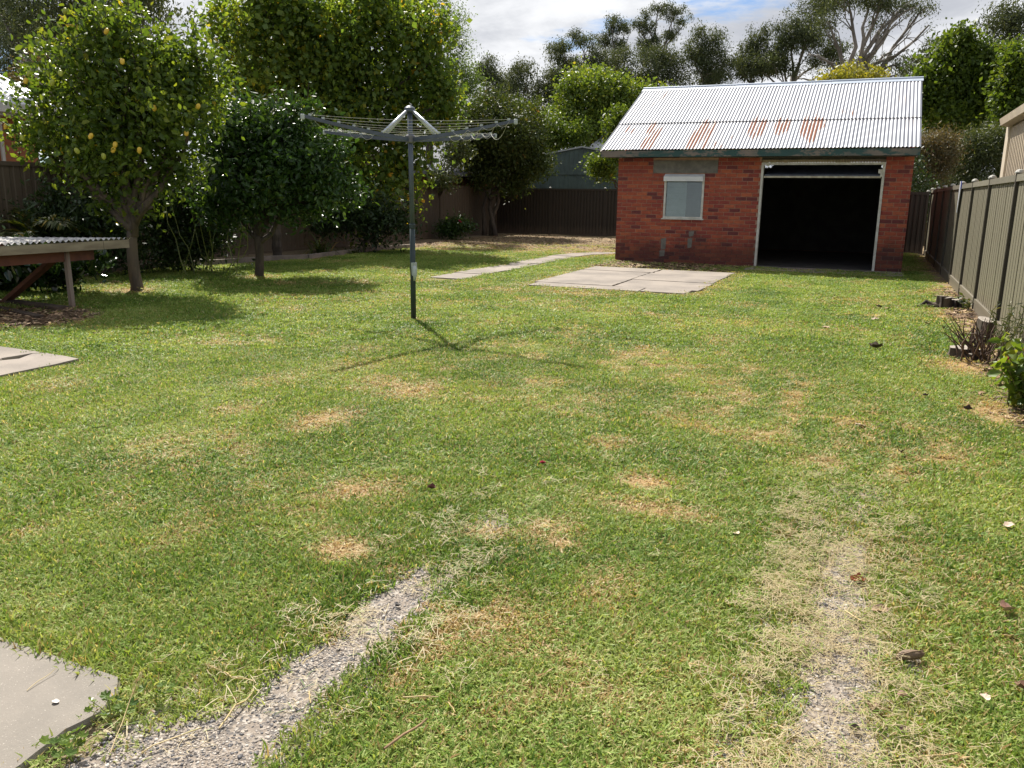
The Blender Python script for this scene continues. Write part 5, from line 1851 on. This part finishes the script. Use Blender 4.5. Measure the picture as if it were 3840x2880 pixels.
M['cane_green'] = plain('green_stem', (.16, .19, .06), (.12, .12, .045), 6, .5, bump=0)
leafy_plant('garden_shrub', 'bright leafy plant with a pink flower at the right edge', 'shrub', (1.17, 6.95, 0), 26, 81, M['plant_leaf'], .085, .55, .50, .26, per=9, flower_at=[(-.06, -.08, .44), (-.14, .05, .36)])
leafy_plant('seedling', 'pale green sapling with drooping leaves by the right fence', 'sapling', (1.16, 7.6, 0), 4, 82, M['plant_leaf'], .12, .5, .58, .12, per=8)
leafy_plant('wispy_weed', 'wispy grey green weed growing up the right fence', 'weed', (1.30, 9.2, 0), 26, 83, M['hedge_leaf'], .05, .18, .62, .25, per=14)
leafy_plant('small_weed', 'little green weed beside the furthest cluster of sawn stems', 'weed', (1.36, 13.25, 0), 8, 84, M['hedge_leaf'], .06, .4, .22, .1)


def mallow(label, base, n, seed):
    rng = np.random.default_rng(seed)
    r = empty('weed', base)
    tag(r, label, 'weed')
    m = MB()
    for k in range(n):
        a = rng.uniform(0, 6.283)
        d = rng.uniform(.01, .075)
        c = np.array([math.cos(a) * d, math.sin(a) * d, rng.uniform(.022, .05)])
        rad = rng.uniform(.011, .02)
        nrm = np.array([rng.normal(0, .35), rng.normal(0, .35), 1.0])
        nrm /= np.linalg.norm(nrm)
        u = np.cross(nrm, [1, .2, 0])
        u /= np.linalg.norm(u)
        w = np.cross(nrm, u)
        q = 14
        ring = [tuple(c + (u * math.cos(2 * math.pi * i / q) + w * math.sin(2 * math.pi * i / q)) * rad * (.86 + .14 * (i % 2) + (-.5 if i == 0 else 0)) + nrm * .004 * (i % 2)) for i in range(q)]
        m2 = MB()
        m2.add([tuple(c - nrm * .004)] + ring, [(0, i + 1, (i + 1) % q + 1) for i in range(q)])
        me = m2.mesh('leaf', M['plant_leaf'])
        at = me.attributes.new('v', 'FLOAT', 'POINT')
        at.data.foreach_set('value', np.full(q + 1, rng.random() * .7, np.float32))
        link(bpy.data.objects.new('leaf', me), r)
        m.tube([(0, 0, 0), tuple(c * .6), tuple(c - nrm * .004)], .0013, 4, cap=False)
    m.build('stem', M['cane_green'], r)


mallow('round leaved weed nearest the bottom edge beside the corner slab', (-1.855, 1.325, .012), 14, 1)
mallow('round leaved weed halfway along the edge of the corner slab', (-1.88, 1.49, .012), 9, 2)
mallow('round leaved weed in grass off the tip of the corner slab', (-1.84, 1.61, .014), 6, 3)

# ------------------------------------------------------------------ fallen leaves, sticks, stalks


def fallen_leaf(label, x, y, size, rz, col, curl=.3, lobes=True, z=.02, seed=0, asp=.8):
    rng = np.random.default_rng(seed)
    q = 15
    ring = []
    for i in range(q):
        a = 2 * math.pi * i / q
        rr = (.62 + .38 * abs(math.cos(2.5 * a))) if lobes else 1
        px, py = rr * math.cos(a) * size * .5, rr * math.sin(a) * size * .5 * asp
        ring.append((px, py, curl * (py * py * 3.2 / size + px * px * .9 / size) + rng.normal(0, .03 * size)))
    m = MB()
    m.add([(0, 0, 0)] + ring + [(0, 0, -.002)] + [(p[0], p[1], p[2] - .0015) for p in ring],
          [(0, i + 1, (i + 1) % q + 1) for i in range(q)] + [(q + 1, q + 2 + (i + 1) % q, q + 2 + i) for i in range(q)])
    key = 'litter_%d_%d_%d' % tuple(int(c * 100) for c in col)
    mt = bpy.data.materials.get(key) or plain(key, col, tuple(c * .7 for c in col), 30, .75, bump=.2, bscale=90)
    o = m.build('fallen_leaf', mt)
    o.location = (x, y, z)
    o.rotation_euler = (rng.uniform(-.25, .25), rng.uniform(-.25, .25), rz)
    tag(o, label, 'leaf', 'fallen leaves on the lawn')
    return o


PALE, TAN, BRN, ORG = (.58, .45, .35), (.40, .28, .19), (.07, .045, .032), (.36, .12, .05)
LV = [('pale star shaped leaf on the lawn right of centre', .06, 5.86, .075, .4, PALE, .2, True), ('pale leaf on the grass at the right edge, upper of two', .73, 4.25, .06, 1, PALE, .4, True),
      ('curled pale pink leaf on the grass near the right edge', .60, 3.3, .06, .7, (.56, .38, .30), .9, False), ('rust red leaf lying on the straw of the right strip', .09, 3.35, .065, .2, ORG, .9, True),
      ('pale leaf in the lawn between the two strips', -.43, 3.64, .05, 2.1, (.62, .50, .38), .3, True), ('black crumpled leaf low on the lawn beside the pink flowering plant', .78, 6.65, .07, .2, BRN, 1.0, True),
      ('small dark leaf right of the pale star shaped leaf', .30, 5.29, .05, 1.2, BRN, 1.0, True), ('dark leaf on the far lawn before the garage door', .21, 12.83, .11, .3, BRN, .6, True),
      ('pale curled leaf beside the dark leaf on the far lawn', .32, 12.61, .09, 1.1, (.5, .38, .2), .7, False), ('pale leaf alone on the far right lawn', .16, 11.44, .10, .2, PALE, .3, True),
      ('pale split leaf near the twig clump', .76, 11.3, .11, 2.7, PALE, .3, True), ('dark leaf left of the taller pale topped stump', .92, 10.98, .10, .9, BRN, .9, True),
      ('small tan leaf on the far middle lawn', -.38, 10.35, .10, .1, (.5, .36, .22), .3, False), ('dark dried twig like leaf on the lawn left of the twig clump', .17, 9.15, .16, .5, (.12, .09, .06), .8, True),
      ('small dark leaf on the lawn left of the black crumpled leaf', .52, 7.01, .05, .5, BRN, .9, True), ('brown crumpled leaf on the straw of the right strip near the bottom', .15, 2.45, .05, 1.4, (.20, .13, .09), 1.2, True),
      ('pinkish scrap of leaf at the edge of the right strip', .23, 2.54, .032, .3, (.48, .33, .26), .8, False), ('pale scrap of leaf low on the right lawn', .46, 2.63, .035, 2.0, PALE, .7, False),
      ('brown leaf at the right edge near the bottom', .58, 2.74, .06, .4, (.22, .12, .08), .8, True), ('dark purplish leaf beside the right strip', .23, 2.35, .035, .8, (.12, .07, .07), .8, False),
      ('dark leaf scrap lying on the right strip pebbles', .10, 2.32, .03, .2, (.10, .07, .05), .8, False), ('tan curled leaf on the right strip edge below the rust red leaf', .17, 3.09, .06, .1, TAN, .6, False),
      ('dark red leaf in the grass left of the left strip', -1.95, 3.54, .045, .1, (.12, .04, .03), .9, False), ('tiny crimson petal standing out in the middle lawn', -1.58, 4.17, .035, .5, (.45, .02, .07), .8, False),
      ('black scrap of leaf on the left strip', -1.475, 2.41, .022, .1, (.03, .025, .025), .6, False), ('tiny white scrap on the corner slab', -2.09, 1.475, .022, .1, (.7, .66, .6), .3, False)]
for k, (lb, x, y, s, rz, c, cu, lo) in enumerate(LV):
    fallen_leaf(lb, x, y, s, rz, c, cu, lo, seed=k, z=(.024 if 'slab' not in lb else .016) if 'strip' not in lb or 'edge' in lb or 'beside' in lb or 'left of' in lb else .012)
# curled brown seed pod
m = MB()
n = 9
for i in range(n):
    pass
pts = [(-.05 + .10 * i / 8, .004 * math.sin(i * .8), .0 + .006 * math.sin(math.pi * i / 8)) for i in range(9)]
m.tube(pts, [.004, .011, .0155, .0175, .0175, .0165, .014, .010, .004], 10)
m.tube([(-.044, -.004, .016), (0, -.006, .022), (.044, -.004, .016)], [.002, .003, .002], 5)
o = m.build('seed_pod', plain('pod_brown', (.20, .135, .085), (.13, .085, .055), 25, .7, bump=.5, bscale=70, stretch=(.3, 2, 2)), smooth=True)
o.location = (.26, 2.80, .024)
o.rotation_euler = (.1, -.12, .55)
tag(o, 'large brown curled pod on the grass beside the right strip', 'pod')

M['straw'] = plain('straw_stalk', (.52, .41, .20), (.42, .31, .14), 9, .6, bump=.1)
M['stick'] = plain('stick_brown', (.30, .19, .10), (.2, .12, .065), 20, .8, bump=.3)
STK = [('brown flaking stick in the grass at the bottom centre', (-1.08, 1.68), (-1.03, 1.83), .0042, 'stick'), ('longer straw of the parallel pair right of the left strip', (-1.155, 1.905), (-1.05, 1.935), .0022, 'straw'),
       ('shorter straw of the parallel pair right of the left strip', (-1.165, 1.885), (-1.125, 1.88), .0018, 'straw'), ('straw stalk crossing the grass beside the black scrap of leaf', (-1.66, 2.23), (-1.55, 2.32), .0022, 'straw'),
       ('straw stalk crossing the one near the black scrap of leaf', (-1.63, 2.2), (-1.605, 2.32), .0018, 'straw'), ('long pale stalk leaning over the pebbles of the left strip', (-1.565, 1.58), (-1.60, 1.78), .0026, 'straw'),
       ('feathery stalk lying on the grass left of the left strip', (-1.82, 1.80), (-1.60, 1.775), .0022, 'straw'), ('pale straw in the middle of the lawn between the strips', (-1.21, 2.41), (-1.07, 2.42), .002, 'straw'),
       ('thin stalk leaning in the grass left of the strip', (-1.65, 2.13), (-1.70, 2.25), .0016, 'straw'), ('thin straw lying flat on the corner slab', (-2.22, 1.48), (-2.23, 1.59), .0012, 'straw'),
       ('short straw on the right edge of the left strip pebbles', (-1.44, 1.83), (-1.39, 1.77), .0022, 'straw'), ('straw lying toward the dirt between slab and strip', (-1.68, 1.41), (-1.60, 1.55), .002, 'straw'),
       ('straw in the grass right of the brown flaking stick', (-1.02, 1.94), (-.97, 1.89), .0016, 'straw'), ('straw along the left edge of the left strip', (-1.54, 1.93), (-1.52, 2.02), .0018, 'straw'),
       ('thick pale straw at the bottom edge of the right strip', (.19, 2.21), (.36, 2.31), .003, 'straw'), ('tan straw lying across the right strip above the pod', (.05, 3.04), (.12, 2.96), .003, 'straw'),
       ('thin straw on the grass left of the right strip', (-.13, 3.01), (-.09, 2.92), .0016, 'straw')]
for k, (lb, a, e, r_, mk) in enumerate(STK):
    rng_ = np.random.default_rng(100 + k)
    m = MB()
    z0 = .026 if 'slab' not in lb else .015
    if 'pebbles' in lb or 'bottom edge' in lb or 'dirt' in lb:
        z0 = .012
    m.tube(wob_path((a[0], a[1], z0), (e[0], e[1], z0 + .012), 5, .03, rng_), [r_, r_ * 1.05, r_, r_ * .9, r_ * .85, r_ * .7], 6)
    if 'feathery' in lb:
        for t in range(30):
            q = np.array([a[0] + (e[0] - a[0]) * t / 70, a[1] + (e[1] - a[1]) * t / 70, z0])
            m.tube([tuple(q), tuple(q + np.array([rng_.normal(-.006, .008), rng_.normal(0, .012), .006]))], .0006, 3, cap=False)
    tag(m.build('stick' if mk == 'stick' else 'stalk', M[mk]), lb, 'stick' if mk == 'stick' else 'straw', 'stalks dropped on the grass')
# seeding grass stalk beside the corner slab
m = MB()
rng_ = np.random.default_rng(7)
pts = wob_path((-1.76, 1.38, .01), (-1.875, 1.60, .10), 6, .01, rng_)
m.tube(pts, [.0016] * 4 + [.0012, .001, .0008], 5)
for t in range(60):
    q = np.array(pts[4]) + (np.array(pts[6]) - np.array(pts[4])) * rng_.random()
    m.tube([tuple(q), tuple(q + np.array([rng_.normal(0, .006), rng_.normal(.005, .006), rng_.normal(.006, .005)]))], .0005, 3, cap=False)
tag(m.build('grass_stalk', M['straw']), 'dry seeding grass stalk beside the corner slab', 'straw')

# ------------------------------------------------------------------ grass


def grass_material(nm='grass', straw_=((.27, .16, .065), (.46, .33, .15), (.60, .50, .30))):
    b = NB(nm)
    r = b.attr('r')
    q = b.attr('q')
    dry = b.attr('dry', 'INSTANCER')
    tone = b.attr('tone', 'INSTANCER')
    g = b.ramp(b.math('ADD', b.math('MULTIPLY', r, .5), b.math('MULTIPLY', tone, .5)),
               [(.10, (.060, .132, .022)), (.40, (.155, .258, .044)), (.66, (.262, .350, .076)), (.92, (.39, .44, .16))])
    s = b.ramp(r, [(0, straw_[0]), (.45, straw_[1]), (1, straw_[2])])
    f = b.math('MULTIPLY', b.math('SUBTRACT', dry, q), 7, clamp=True)
    c = b.mix(f, g, s)
    p = b.bsdf(c, .52, 0, .22)
    t = b.N('ShaderNodeBsdfTranslucent')
    b.L(b.mix(1, c, (1.35, 1.25, .7, 1), 'MULTIPLY'), t.inputs['Color'])
    m = b.N('ShaderNodeMixShader')
    m.inputs[0].default_value = .38
    b.L(p, m.inputs[1])
    b.L(t.outputs[0], m.inputs[2])
    return b.done(m.outputs[0])


GM = grass_material()
SM = grass_material('clippings', ((.27, .215, .12), (.42, .345, .20), (.55, .475, .32)))


def tuft(name, n, rad, h0, h1, w, seed, flat=.9):
    rng = np.random.default_rng(seed)
    V, F, r, q = [], [], [], []
    for k in range(n):
        a = rng.uniform(0, 6.283)
        d = rad * math.sqrt(rng.random())
        p = np.array([math.cos(a) * d, math.sin(a) * d, -.004])
        az = rng.uniform(0, 6.283)
        el = rng.uniform(.25, 1.35) if rng.random() < flat else rng.uniform(.0, .4)
        L = rng.uniform(h0, h1)
        dr = np.array([math.cos(az) * math.cos(el), math.sin(az) * math.cos(el), math.sin(el)])
        s = np.array([-math.sin(az), math.cos(az), rng.normal(0, .35)])
        s /= np.linalg.norm(s)
        ww = w * rng.uniform(.7, 1.25)
        m1 = p + dr * L * .5
        bend = np.array([math.cos(az), math.sin(az), -.9]) * L * rng.uniform(.05, .28)
        m2 = p + dr * L + bend
        b = len(V)
        V += [p - s * ww * .7, p + s * ww * .7, m1 + s * ww, m1 - s * ww, m2]
        F += [(b, b + 1, b + 2), (b, b + 2, b + 3), (b + 3, b + 2, b + 4)]
        r += [rng.random()] * 5
        q += [rng.random()] * 5
    return bpy.data.objects.new(name, np_mesh(name, np.array(V), np.array(F), GM, {'r': np.array(r), 'q': np.array(q)}))


def scatter(name, pts, rot, scl, idx, protos, attrs, mat=None):
    me = bpy.data.meshes.new(name)
    n = len(pts)
    me.vertices.add(n)
    me.vertices.foreach_set('co', np.ascontiguousarray(pts, np.float32).ravel())
    a = me.attributes.new('rot', 'FLOAT_VECTOR', 'POINT')
    a.data.foreach_set('vector', np.ascontiguousarray(rot, np.float32).ravel())
    a = me.attributes.new('scl', 'FLOAT_VECTOR', 'POINT')
    a.data.foreach_set('vector', np.ascontiguousarray(scl, np.float32).ravel())
    a = me.attributes.new('idx', 'INT', 'POINT')
    a.data.foreach_set('value', np.ascontiguousarray(idx, np.int32))
    for k, d in attrs.items():
        a = me.attributes.new(k, 'FLOAT', 'POINT')
        a.data.foreach_set('value', np.ascontiguousarray(d, np.float32))
    o = link(bpy.data.objects.new(name, me))
    g = bpy.data.node_groups.new(name + '_scatter', 'GeometryNodeTree')
    g.interface.new_socket('Geometry', in_out='INPUT', socket_type='NodeSocketGeometry')
    g.interface.new_socket('Geometry', in_out='OUTPUT', socket_type='NodeSocketGeometry')
    gi = g.nodes.new('NodeGroupInput')
    go = g.nodes.new('NodeGroupOutput')
    ip = g.nodes.new('GeometryNodeInstanceOnPoints')
    jn = g.nodes.new('GeometryNodeJoinGeometry')
    for p in reversed(protos):
        oi = g.nodes.new('GeometryNodeObjectInfo')
        oi.inputs['Object'].default_value = p
        oi.inputs['As Instance'].default_value = True
        g.links.new(oi.outputs['Geometry'], jn.inputs[0])

    def na(nm, dt):
        x = g.nodes.new('GeometryNodeInputNamedAttribute')
        x.data_type = dt
        x.inputs['Name'].default_value = nm
        return x.outputs['Attribute']
    g.links.new(gi.outputs[0], ip.inputs['Points'])
    g.links.new(jn.outputs[0], ip.inputs['Instance'])
    ip.inputs['Pick Instance'].default_value = True
    g.links.new(na('idx', 'INT'), ip.inputs['Instance Index'])
    er = g.nodes.new('FunctionNodeEulerToRotation')
    g.links.new(na('rot', 'FLOAT_VECTOR'), er.inputs[0])
    g.links.new(er.outputs[0], ip.inputs['Rotation'])
    g.links.new(na('scl', 'FLOAT_VECTOR'), ip.inputs['Scale'])
    g.links.new(ip.outputs[0], go.inputs[0])
    md = o.modifiers.new('scatter', 'NODES')
    md.node_group = g
    o['kind'] = 'stuff'
    return o


def lawn_zone(name, label, d0, d1, sp, protos, seed, amax=48, hscale=1.0):
    rng = np.random.default_rng(seed)
    xs = np.arange(-20, 1.6, sp)
    ys = np.arange(.6, 33, sp)
    X, Y = np.meshgrid(xs, ys)
    X = X.ravel() + rng.uniform(-.6, .6, X.size) * sp
    Y = Y.ravel() + rng.uniform(-.6, .6, Y.size) * sp
    D = np.hypot(X, Y) + rng.normal(0, .25, X.size)
    ang = np.degrees(np.arctan2(X * .920 + Y * .392, -X * .392 + Y * .920))
    k = (D >= d0) & (D < d1) & (np.abs(ang) < amax)
    X, Y, D = X[k], Y[k], D[k]
    k = grass_keep(X, Y, rng)
    X, Y, D = X[k], Y[k], D[k]
    dry = dryness(X, Y)
    k = (rng.random(len(X)) > .62 * dry ** 1.5)
    X, Y, dry, D = X[k], Y[k], dry[k], D[k]
    n = len(X)
    tone = np.clip(fbm(X, Y, 1.3, 4, 61) * .9 + .35 * (fbm(X, Y, 6, 2, 66) - .5) + rng.normal(0, .08, n), 0, 1)
    tone = np.clip(.5 + (tone - .45) * 1.5 + .085 * np.sin(X * 2 * math.pi / 1.1) * sstep(5, 8, Y), 0, 1)
    hs = (1 - .5 * dry) * (.45 + .5 * fbm(X, Y, 2.2, 3, 71) + .65 * fbm(X, Y, 11, 2, 73)) * hscale
    # longer uncut fringe along slab and strip edges
    fr = np.maximum(sstep(.10, .02, np.abs(X + 1.99)) * (Y < 1.7), sstep(.12, .03, np.abs(Y - 1.70)) * (X < -1.95))
    fr = np.maximum(fr, sstep(.34, .2, np.abs(X - .04)) * (Y < 4.2) * .6)
    fr = np.maximum(fr, sstep(.34, .2, np.abs(X + 1.5)) * (Y < 3) * .5)
    hs = hs * (1 + .45 * fr)
    rot = np.stack([rng.normal(0, .10, n), rng.normal(0, .10, n), rng.uniform(0, 6.283, n)], -1)
    s = rng.uniform(.85, 1.2, n)
    scl = np.stack([s, s, s * hs], -1)
    Z = .004 + .018 * (fbm(X, Y, .7, 3, 3) - .5)
    o = scatter(name, np.stack([X, Y, Z], -1), rot, scl, rng.integers(0, len(protos), n), protos, {'dry': dry, 'tone': tone})
    tag(o, label, kind='stuff')
    print(name, n)
    return o


tA = [tuft('grass_tuft', 30, .042, .020, .044, .0024, 200 + k, .8) for k in range(5)]
tB = [tuft('grass_tuft', 60, .075, .020, .042, .003, 220 + k, .85) for k in range(4)]
tC = [tuft('grass_tuft', 130, .16, .02, .042, .0046, 240 + k, .9) for k in range(4)]
lawn_zone('grass', 'short mown grass of the near lawn', 1.3, 4.2, .026, tA, 1, amax=50)
lawn_zone('grass', 'short mown grass of the middle lawn', 4.2, 8.5, .052, tB, 2, amax=46)
lawn_zone('grass', 'short mown grass of the far lawn', 8.5, 27, .105, tC, 3, amax=43)


# straw clippings and pebbles on the strips
def straw_tuft(n, rad, L, w, seed):
    rng = np.random.default_rng(seed)
    V, F, r, q = [], [], [], []
    for k in range(n):
        a = rng.uniform(0, 6.283)
        d = rad * math.sqrt(rng.random())
        p = np.array([math.cos(a) * d, math.sin(a) * d, rng.uniform(.003, .016)])
        az = rng.uniform(0, 6.283)
        ll = L * rng.uniform(.4, 1.3)
        t = np.array([math.cos(az), math.sin(az), rng.normal(0, .07)]) * ll * .5
        s = np.array([-math.sin(az), math.cos(az), 0]) * w * rng.uniform(.7, 1.3)
        c = np.array([0, 0, rng.uniform(0, .004)]) + s * rng.normal(0, 1.2)
        b = len(V)
        V += [p - t - s, p - t + s, p + c + s, p + c - s, p + t + s * .5, p + t - s * .5]
        F += [(b, b + 1, b + 2), (b, b + 2, b + 3), (b + 3, b + 2, b + 4), (b + 3, b + 4, b + 5)]
        r += [rng.uniform(.45, 1)] * 6
        q += [0.0 if rng.random() < .84 else 1.0] * 6
    return bpy.data.objects.new('straw_tuft', np_mesh('straw_tuft', np.array(V), np.array(F), SM, {'r': np.array(r), 'q': np.array(q)}))


def straw():
    rng = np.random.default_rng(51)
    X = rng.uniform(-2.1, .8, 60000)
    Y = rng.uniform(.8, 7.5, 60000)
    dl, dr = np.abs(X + 1.5), np.abs(X - .02 + .02 * (Y - 2))
    n = fbm(X, Y, 5, 3, 91)
    pl = sstep(.42, .10, dl) * (.15 + 1.1 * sstep(.45, .6, n)) * sstep(4.3, 3.0, Y) * (.30 + .9 * sstep(1.7, 2.4, Y))
    pr = sstep(.46, .10, dr) * (.40 + 1.1 * sstep(.40, .55, n)) * sstep(5.2, 3.2, Y)
    p = np.maximum(pl * .055, pr * .22) + .002
    cover = inboxv = (X < -1.96) & (Y < 1.66)
    k = (rng.random(X.size) < p) & ~cover
    X, Y = X[k], Y[k]
    m = len(X)
    pr_ = [straw_tuft(12, .05, .050, .0010, 300 + i) for i in range(4)]
    rot = np.stack([rng.normal(0, .1, m), rng.normal(0, .1, m), rng.uniform(0, 6.283, m)], -1)
    s = rng.uniform(.7, 1.25, m)
    bare = strip_bare(X, Y)
    Z = np.where(bare > .5, .004, .022) + rng.uniform(0, .008, m)
    o = scatter('straw_clippings', np.stack([X, Y, Z], -1), rot, np.stack([s, s, s], -1), rng.integers(0, 4, m), pr_, {'dry': np.full(m, .9), 'tone': rng.random(m)})
    tag(o, 'loose dry grass clippings strewn over the wheel strips', kind='stuff')
    print('straw', m)


straw()


def litter():
    """dead leaves and mulch on bare soil: right fence foot, back corner, shed foot"""
    rng = np.random.default_rng(52)
    X = rng.uniform(-13, 1.4, 160000)
    Y = rng.uniform(5.3, 30, 160000)
    n = fbm(X, Y, 1.5, 3, 17)
    p = sstep(.95, 1.3, X + .3 * (n - .5)) * (Y < 16) * .9
    p = np.maximum(p, sstep(21, 24, Y + 4 * (n - .5)) * sstep(-6, -7, X) * .12)
    p = np.maximum(p, ((X > -5.6) & (X < -2.6) & (Y > 17.5) & (Y < 19.4)) * .9)
    p = np.maximum(p, sstep(.5, -.3, X - bed_edge(Y)) * .35)
    p = np.maximum(p, sstep(.2, -.1, np.hypot(X + 9.3, Y - 6.6) - .8) * .9)
    k = rng.random(X.size) < p
    X, Y = X[k], Y[k]
    m = len(X)
    b = NB('mulch')
    c = b.ramp(b.attr('tone', 'INSTANCER'), [(0, (.05, .035, .025)), (.4, (.17, .11, .07)), (.75, (.34, .22, .13)), (1, (.50, .38, .24))])
    mt = b.done(b.bsdf(c, .8, 0, .2))
    pr_ = []
    for i in range(3):
        r2 = np.random.default_rng(400 + i)
        q = MB()
        for j in range(5):
            x, y = r2.uniform(-.07, .07, 2)
            a = r2.uniform(0, 6.283)
            l, w = r2.uniform(.02, .05), r2.uniform(.006, .016)
            ca, sa = math.cos(a), math.sin(a)
            z = r2.uniform(.004, .016)
            q.add([(x - ca * l, y - sa * l, z), (x - sa * w, y + ca * w, z + r2.uniform(0, .01)), (x + ca * l, y + sa * l, z + r2.uniform(0, .012)), (x + sa * w, y - ca * w, z + r2.uniform(0, .01))], [(0, 1, 2), (0, 2, 3)])
        pr_.append(bpy.data.objects.new('mulch_bit', q.mesh('mulch_bit', mt)))
    rot = np.stack([rng.normal(0, .1, m), rng.normal(0, .1, m), rng.uniform(0, 6.283, m)], -1)
    s = rng.uniform(.6, 1.2, m)
    o = scatter('leaf_litter', np.stack([X, Y, np.full(m, .006)], -1), rot, np.stack([s, s, s], -1), rng.integers(0, 3, m), pr_, {'tone': rng.random(m)})
    tag(o, 'dry leaf litter and mulch on the bare soil', kind='stuff')
    print('litter', m)


litter()


def pebbles():
    rng = np.random.default_rng(53)
    sp = .0086
    P = []
    for cx, y1 in ((-1.53, 3.2), (.04, 3.6)):
        xs = np.arange(cx - .30, cx + .24, sp)
        ys = np.arange(.9, y1, sp)
        X, Y = np.meshgrid(xs, ys)
        P.append(np.stack([X.ravel(), Y.ravel()], -1))
    P = np.concatenate(P)
    P = P + rng.uniform(-.5, .5, P.shape) * sp
    n = fbm(P[:, 0], P[:, 1], 8, 3, 95)
    k = rng.random(len(P)) < .25 + .75 * sstep(.38, .56, n)
    P = P[k]
    m = len(P)
    b = NB('pebble')
    c = b.ramp(b.attr('tone', 'INSTANCER'), [(0, (.05, .05, .055)), (.25, (.105, .10, .105)), (.42, (.19, .16, .135)), (.65, (.29, .245, .20)), (.9, (.39, .345, .295)), (1, (.5, .46, .41))])
    mt = b.done(b.bsdf(c, .6, 0, .4))
    pr_ = []
    import bmesh
    for i in range(4):
        bm = bmesh.new()
        bmesh.ops.create_icosphere(bm, subdivisions=1, radius=1)
        r2 = np.random.default_rng(500 + i)
        for v in bm.verts:
            v.co = Vector((v.co.x * 1.15, v.co.y * .85, v.co.z * .6)) * (1 + .18 * r2.normal())
        me = bpy.data.meshes.new('pebble')
        bm.to_mesh(me)
        bm.free()
        me.materials.append(mt)
        me.polygons.foreach_set('use_smooth', [True] * len(me.polygons))
        pr_.append(bpy.data.objects.new('pebble', me))
    s = np.clip(rng.lognormal(0, .30, m), .5, 2.2) * .0043
    rot = np.stack([rng.normal(0, .3, m), rng.normal(0, .3, m), rng.uniform(0, 6.283, m)], -1)
    o = scatter('pebbles', np.concatenate([P, np.full((m, 1), .0028)], 1), rot, np.stack([s, s, s], -1), rng.integers(0, 4, m), pr_, {'tone': rng.random(m)})
    tag(o, 'small rounded pebbles set in the wheel strips', kind='stuff')
    print('pebbles', m)


pebbles()
